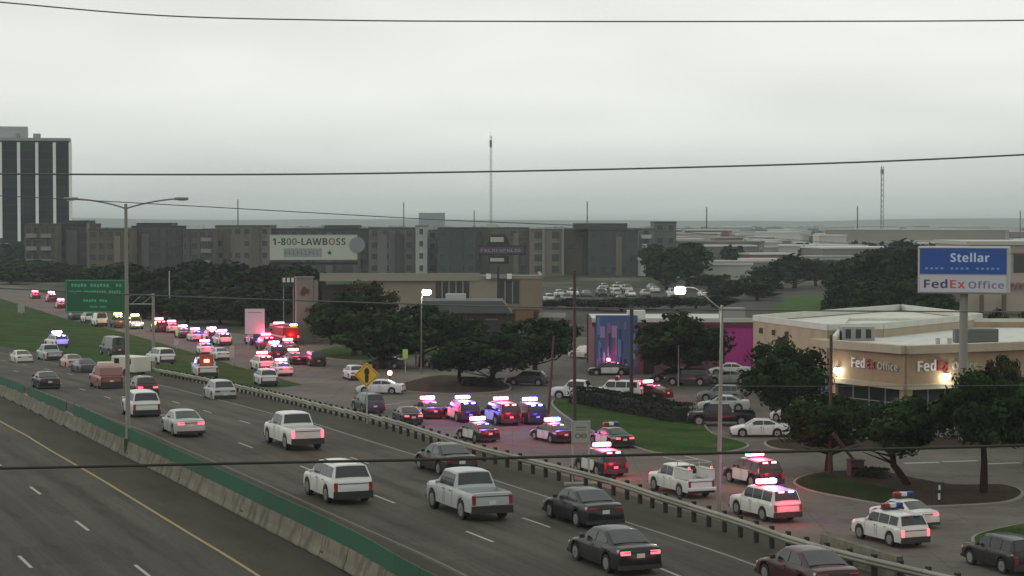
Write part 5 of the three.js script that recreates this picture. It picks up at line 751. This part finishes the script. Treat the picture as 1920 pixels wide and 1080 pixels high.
function tree(name, label, px, D, pyTop, wpx, o = {}) {
  const v = o.v ?? 0, lo = o.lo ?? .28, q = o.q ?? (D < 130 ? 15000 : D < 220 ? 6500 : D < 480 ? 2400 : 900), key = [v, lo, q, o.kind || 0].join(), leaf = q > 8000 ? .023 : q > 4000 ? .032 : q > 1500 ? .048 : .075; D *= ZS;
  const cg = crowns[key] ??= crownGeo(100 + v * 7 + Math.round(lo * 50), q, leaf, lo, o.kind || 0), tk = [v, lo, o.curve || 0].join(), tg = trunks[tk] ??= trunkGeo(7 + v, lo, o.curve || 0);
  const X = (px - 960) * D / F, y = gy(D), w = wpx * D / F, h = At(px, pyTop, D).y - y, t = thing(name, label, o.cat || 'tree', [X, y, -D], o.turn ?? v * 1.3, o.group); t.scale.set(w, h, w * (o.deep || 1));
  mesh('crown', cg, mLeaf, t); if (!o.noTrunk) mesh('trunk', tg, mBark, t); return t;
}
// near trees, each by itself
tree('oak_tree', 'low spreading dark oak beside the timber pole on the mulched island', 1556, 93.5, 736, 212, { v: 0, lo: .24, turn: .4 });
tree('oak_tree', 'oak with crooked forked trunk in the middle of the tree island', 1708, 88.5, 740, 205, { v: 1, lo: .27, curve: -.16, turn: 0 });
tree('oak_tree', 'tallest oak on the island with straight dark trunk', 1848, 86, 692, 215, { v: 2, lo: .28 });
tree('oak_tree', 'dark oak crown reaching in at the right edge behind the island', 1930, 96, 715, 180, { v: 3, lo: .35 });
tree('oak_tree', 'big round dark tree standing before the cream shop wall', 1470, 113, 632, 190, { v: 2, lo: .12, turn: 2.2 });
tree('oak_tree', 'brownish green tree crown touching the tan wall at far right', 1885, 108, 662, 100, { v: 1, lo: .2, kind: 1, turn: 1.9 });
tree('oak_tree', 'small tree crown between the pylon column and last oak', 1905, 104, 690, 110, { v: 0, lo: .25, turn: 4 });
tree('oak_tree', 'wide dark tree in front of the magenta shop', 1272, 143, 584, 205, { v: 3, lo: .14 });
tree('oak_tree', 'dark tree right of driveway beside the leaning pole', 1003, 150, 592, 150, { v: 0, lo: .2, turn: 3 });
tree('oak_tree', 'dense low tree over the mulched driveway island', 922, 140, 622, 190, { v: 1, lo: .2, turn: 1 });
tree('oak_tree', 'low dark crown left on the mulched driveway island', 862, 143, 640, 130, { v: 2, lo: .2, turn: 5 });
tree('oak_tree', 'large dark tree under the glaring lamp', 790, 160, 566, 170, { v: 0, lo: .2, turn: 2 });
tree('oak_tree', 'large dark tree left of the twin headed lot lamp', 664, 172, 548, 180, { v: 3, lo: .15, turn: 2 });
tree('oak_tree', 'dark tree in shade behind the yellow diamond sign', 716, 158, 592, 190, { v: 1, lo: .15, turn: 4 });
tree('oak_tree', 'leafy tree reaching over the roof edge of the tan shop', 690, 196, 526, 120, { v: 2, lo: .2, turn: 1, kind: 1 });
tree('oak_tree', 'dark tree between tan pylon and driveway trees', 622, 190, 560, 110, { v: 0, lo: .15, turn: 5 });
tree('oak_tree', 'small dark tree beneath the dark window group', 852, 172, 590, 150, { v: 3, lo: .2, turn: .5 });
tree('oak_tree', 'dark tree beside the brick shop canopy', 1040, 176, 598, 110, { v: 2, lo: .2, turn: .5 });
// dark wood behind the left frontage road
const LW = [[262, 262, 505, 110], [300, 250, 530, 100], [352, 262, 498, 120], [398, 250, 528, 100], [440, 258, 500, 120], [490, 262, 505, 110], [528, 244, 520, 90], [560, 262, 498, 100], [455, 236, 545, 110], [372, 240, 548, 110], [300, 244, 556, 90], [232, 300, 500, 90], [180, 330, 496, 90], [130, 350, 500, 80], [82, 372, 497, 80], [40, 378, 488, 90], [4, 380, 494, 80], [510, 226, 556, 90], [412, 226, 566, 80]];
LW.push([330, 236, 552, 120], [270, 236, 556, 100], [480, 238, 548, 120], [540, 250, 536, 100], [220, 280, 520, 90], [420, 270, 506, 120], [60, 385, 486, 110], [100, 380, 490, 100], [20, 360, 505, 90], [250, 250, 548, 80], [575, 240, 528, 80], [350, 225, 575, 80], [455, 222, 572, 80]); LW.forEach(t => { t[3] *= 1.3; if (t[0] > 210) t[2] -= 12; });
LW.forEach(([px, D, top, w], i) => tree('wood_tree', px < 120 ? 'dense dark tree at the foot of the glass tower and far road end' : px < 250 ? 'dense dark tree behind the green freeway sign' : px < 380 ? 'dense dark tree between the gantry post and the white roadside sign' : px < 490 ? 'dense dark tree in the wood behind the white roadside sign' : 'dense dark tree just left of the tan pylon, below the billboard', px, D, top, w, { v: i % 4, lo: .08, kind: i % 3 ? 2 : 0, group: 'dark wood trees ' + (px < 120 ? 'below the glass tower' : px < 250 ? 'behind the green sign' : px < 380 ? 'right of the gantry post' : px < 490 ? 'behind the white sign' : 'below the billboard'), turn: i * 1.7 }));
// trees around the rear lot and right-hand middle distance
const RW = [[1035, 262, 562, 60], [1075, 262, 558, 66], [1120, 258, 560, 70], [1165, 255, 557, 76], [1215, 258, 556, 76], [1260, 262, 554, 70], [1305, 262, 556, 70], [1345, 258, 552, 70], [1250, 330, 470, 90], [1290, 350, 452, 100], [1330, 330, 512, 80], [1380, 320, 524, 80], [1445, 330, 496, 90], [1490, 340, 476, 100], [1530, 350, 490, 80], [1420, 290, 515, 90], [1360, 290, 535, 80], [1600, 270, 478, 120], [1660, 262, 462, 140], [1710, 258, 455, 120], [1640, 235, 520, 110], [1700, 230, 515, 110], [1580, 250, 530, 70], [1755, 225, 540, 90], [1560, 420, 486, 80], [1700, 400, 448, 110], [1300, 420, 452, 50], [1225, 400, 455, 50], [1430, 300, 548, 70], [1740, 215, 560, 80], [1680, 205, 572, 90], [1610, 210, 578, 70], [1560, 230, 560, 50]];
RW.forEach(t => t[3] *= 1.2);
RW.forEach(([px, D, top, w], i) => tree('park_tree', top > 550 && px < 1360 ? 'small dark tree in the row along the near edge of the rear lot' : px < 1400 ? 'leafy dark green tree at the right end of the apartment row' : px < 1580 ? 'leafy tree around the small distant lawn' : 'tall dark green tree left of the blue pylon sign, behind the white roofs', px, D, top, w, { v: i % 4, lo: .1, kind: i % 3 === 1 ? 2 : 0, group: 'belt trees ' + (top > 550 && px < 1360 ? 'edging the rear lot' : px < 1400 ? 'by the apartments' : px < 1580 ? 'around the lawn' : 'left of the pylon sign'), turn: i * 2.1 }));
tree('hedge_tree', 'clipped brownish green tree row above the white shop roof', 1872, 168, 574, 110, { v: 1, lo: .05, kind: 1, deep: .5, noTrunk: true, cat: 'hedge' });
tree('hedge_tree', 'lower clipped hedge at right edge above the white shop roof', 1940, 172, 578, 90, { v: 2, lo: .05, kind: 1, deep: .5, noTrunk: true, cat: 'hedge' });
// low hedges
function hedge(label, a, b, w, h, seed) {
  const p = G(...a), q = G(...b), l = p.distanceTo(q), n = Math.round(l * 260), r = mulberry(seed), g = crownGeo(seed, 10, .1, 0, 0), src = crownGeo(seed + 1, n, .035, 0, 2), P = src.attributes.position, t = thing('hedge', label, 'hedge', [(p.x + q.x) / 2, GL, (p.z + q.z) / 2], Math.atan2(-(q.z - p.z), q.x - p.x));
  for (let i = 0; i < n; i++) { const cx = (r() - .5) * l, cz = (r() - .5) * w, top = r() < .5, cy = top ? h * (.86 + .2 * fbm(cx * .8 + 50, cz + 50, 999, 999, seed, 3)) : r() * h, sd = r() < .5 ? w / 2 : -w / 2; let mx = 0, my = 0, mz = 0; for (let k = 0; k < 6; k++) { mx += P.getX(i * 6 + k) / 6; my += P.getY(i * 6 + k) / 6; mz += P.getZ(i * 6 + k) / 6; } const ox = cx, oy = cy, oz = top ? cz : sd * (.9 + .2 * r()); for (let k = 0; k < 6; k++) P.setXYZ(i * 6 + k, (P.getX(i * 6 + k) - mx) * 3.2 + ox, (P.getY(i * 6 + k) - my) * 3.2 + oy, (P.getZ(i * 6 + k) - mz) * 3.2 + oz); }
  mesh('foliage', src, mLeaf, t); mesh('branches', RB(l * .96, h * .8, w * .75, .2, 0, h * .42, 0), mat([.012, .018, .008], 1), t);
}
hedge('dark clipped hedge along the back of the grass plot', [1085, 757], [1285, 795], 2.2, 1.7, 31);
hedge('low dark shrub mass on the tree island beside the cabinet', [1606, 897], [1664, 902], 1.1, .8, 32);
hedge('low shrub row under driveway trees beside the mural', [870, 725], [940, 728], 1.6, 1, 33);
// the town's unbroken tree cover towards the horizon: one mass
{
  const g = crownGeo(900, 160, .13, .0, 2), N = 2100, im = new THREE.InstancedMesh(g, mLeaf, N), m4 = new THREE.Matrix4(), r = mulberry(44), c = new THREE.Color(), qn = new THREE.Quaternion();
  for (let i = 0; i < N; i++) { const D = i < 500 ? 690 + 500 * r() : 1050 * Math.pow(3.9, r()), X = (r() * 2 - 1) * .29 * D, w = (9 + 7 * r()) * (D > 1500 ? 2 : D > 900 ? 1.5 : 1), h = D < 1000 ? 6 + 6 * r() : 5 + 4 * r(); qn.setFromAxisAngle(new THREE.Vector3(0, 1, 0), r() * 6); m4.compose(new THREE.Vector3(X, gy(D) - .5, -D), qn, new THREE.Vector3(w, h, w)); im.setMatrixAt(i, m4); const k = .7 + .8 * r(); im.setColorAt(i, c.setRGB(k * 1.5, k * 1.5, k * 1.5)); }
  im.name = 'distant_woods'; im.castShadow = im.receiveShadow = true; scene.add(im); tag(im, 'unbroken hazy tree cover of the town reaching to the horizon', 'woods', null, 'stuff');
}
renderer.render(scene, camera);
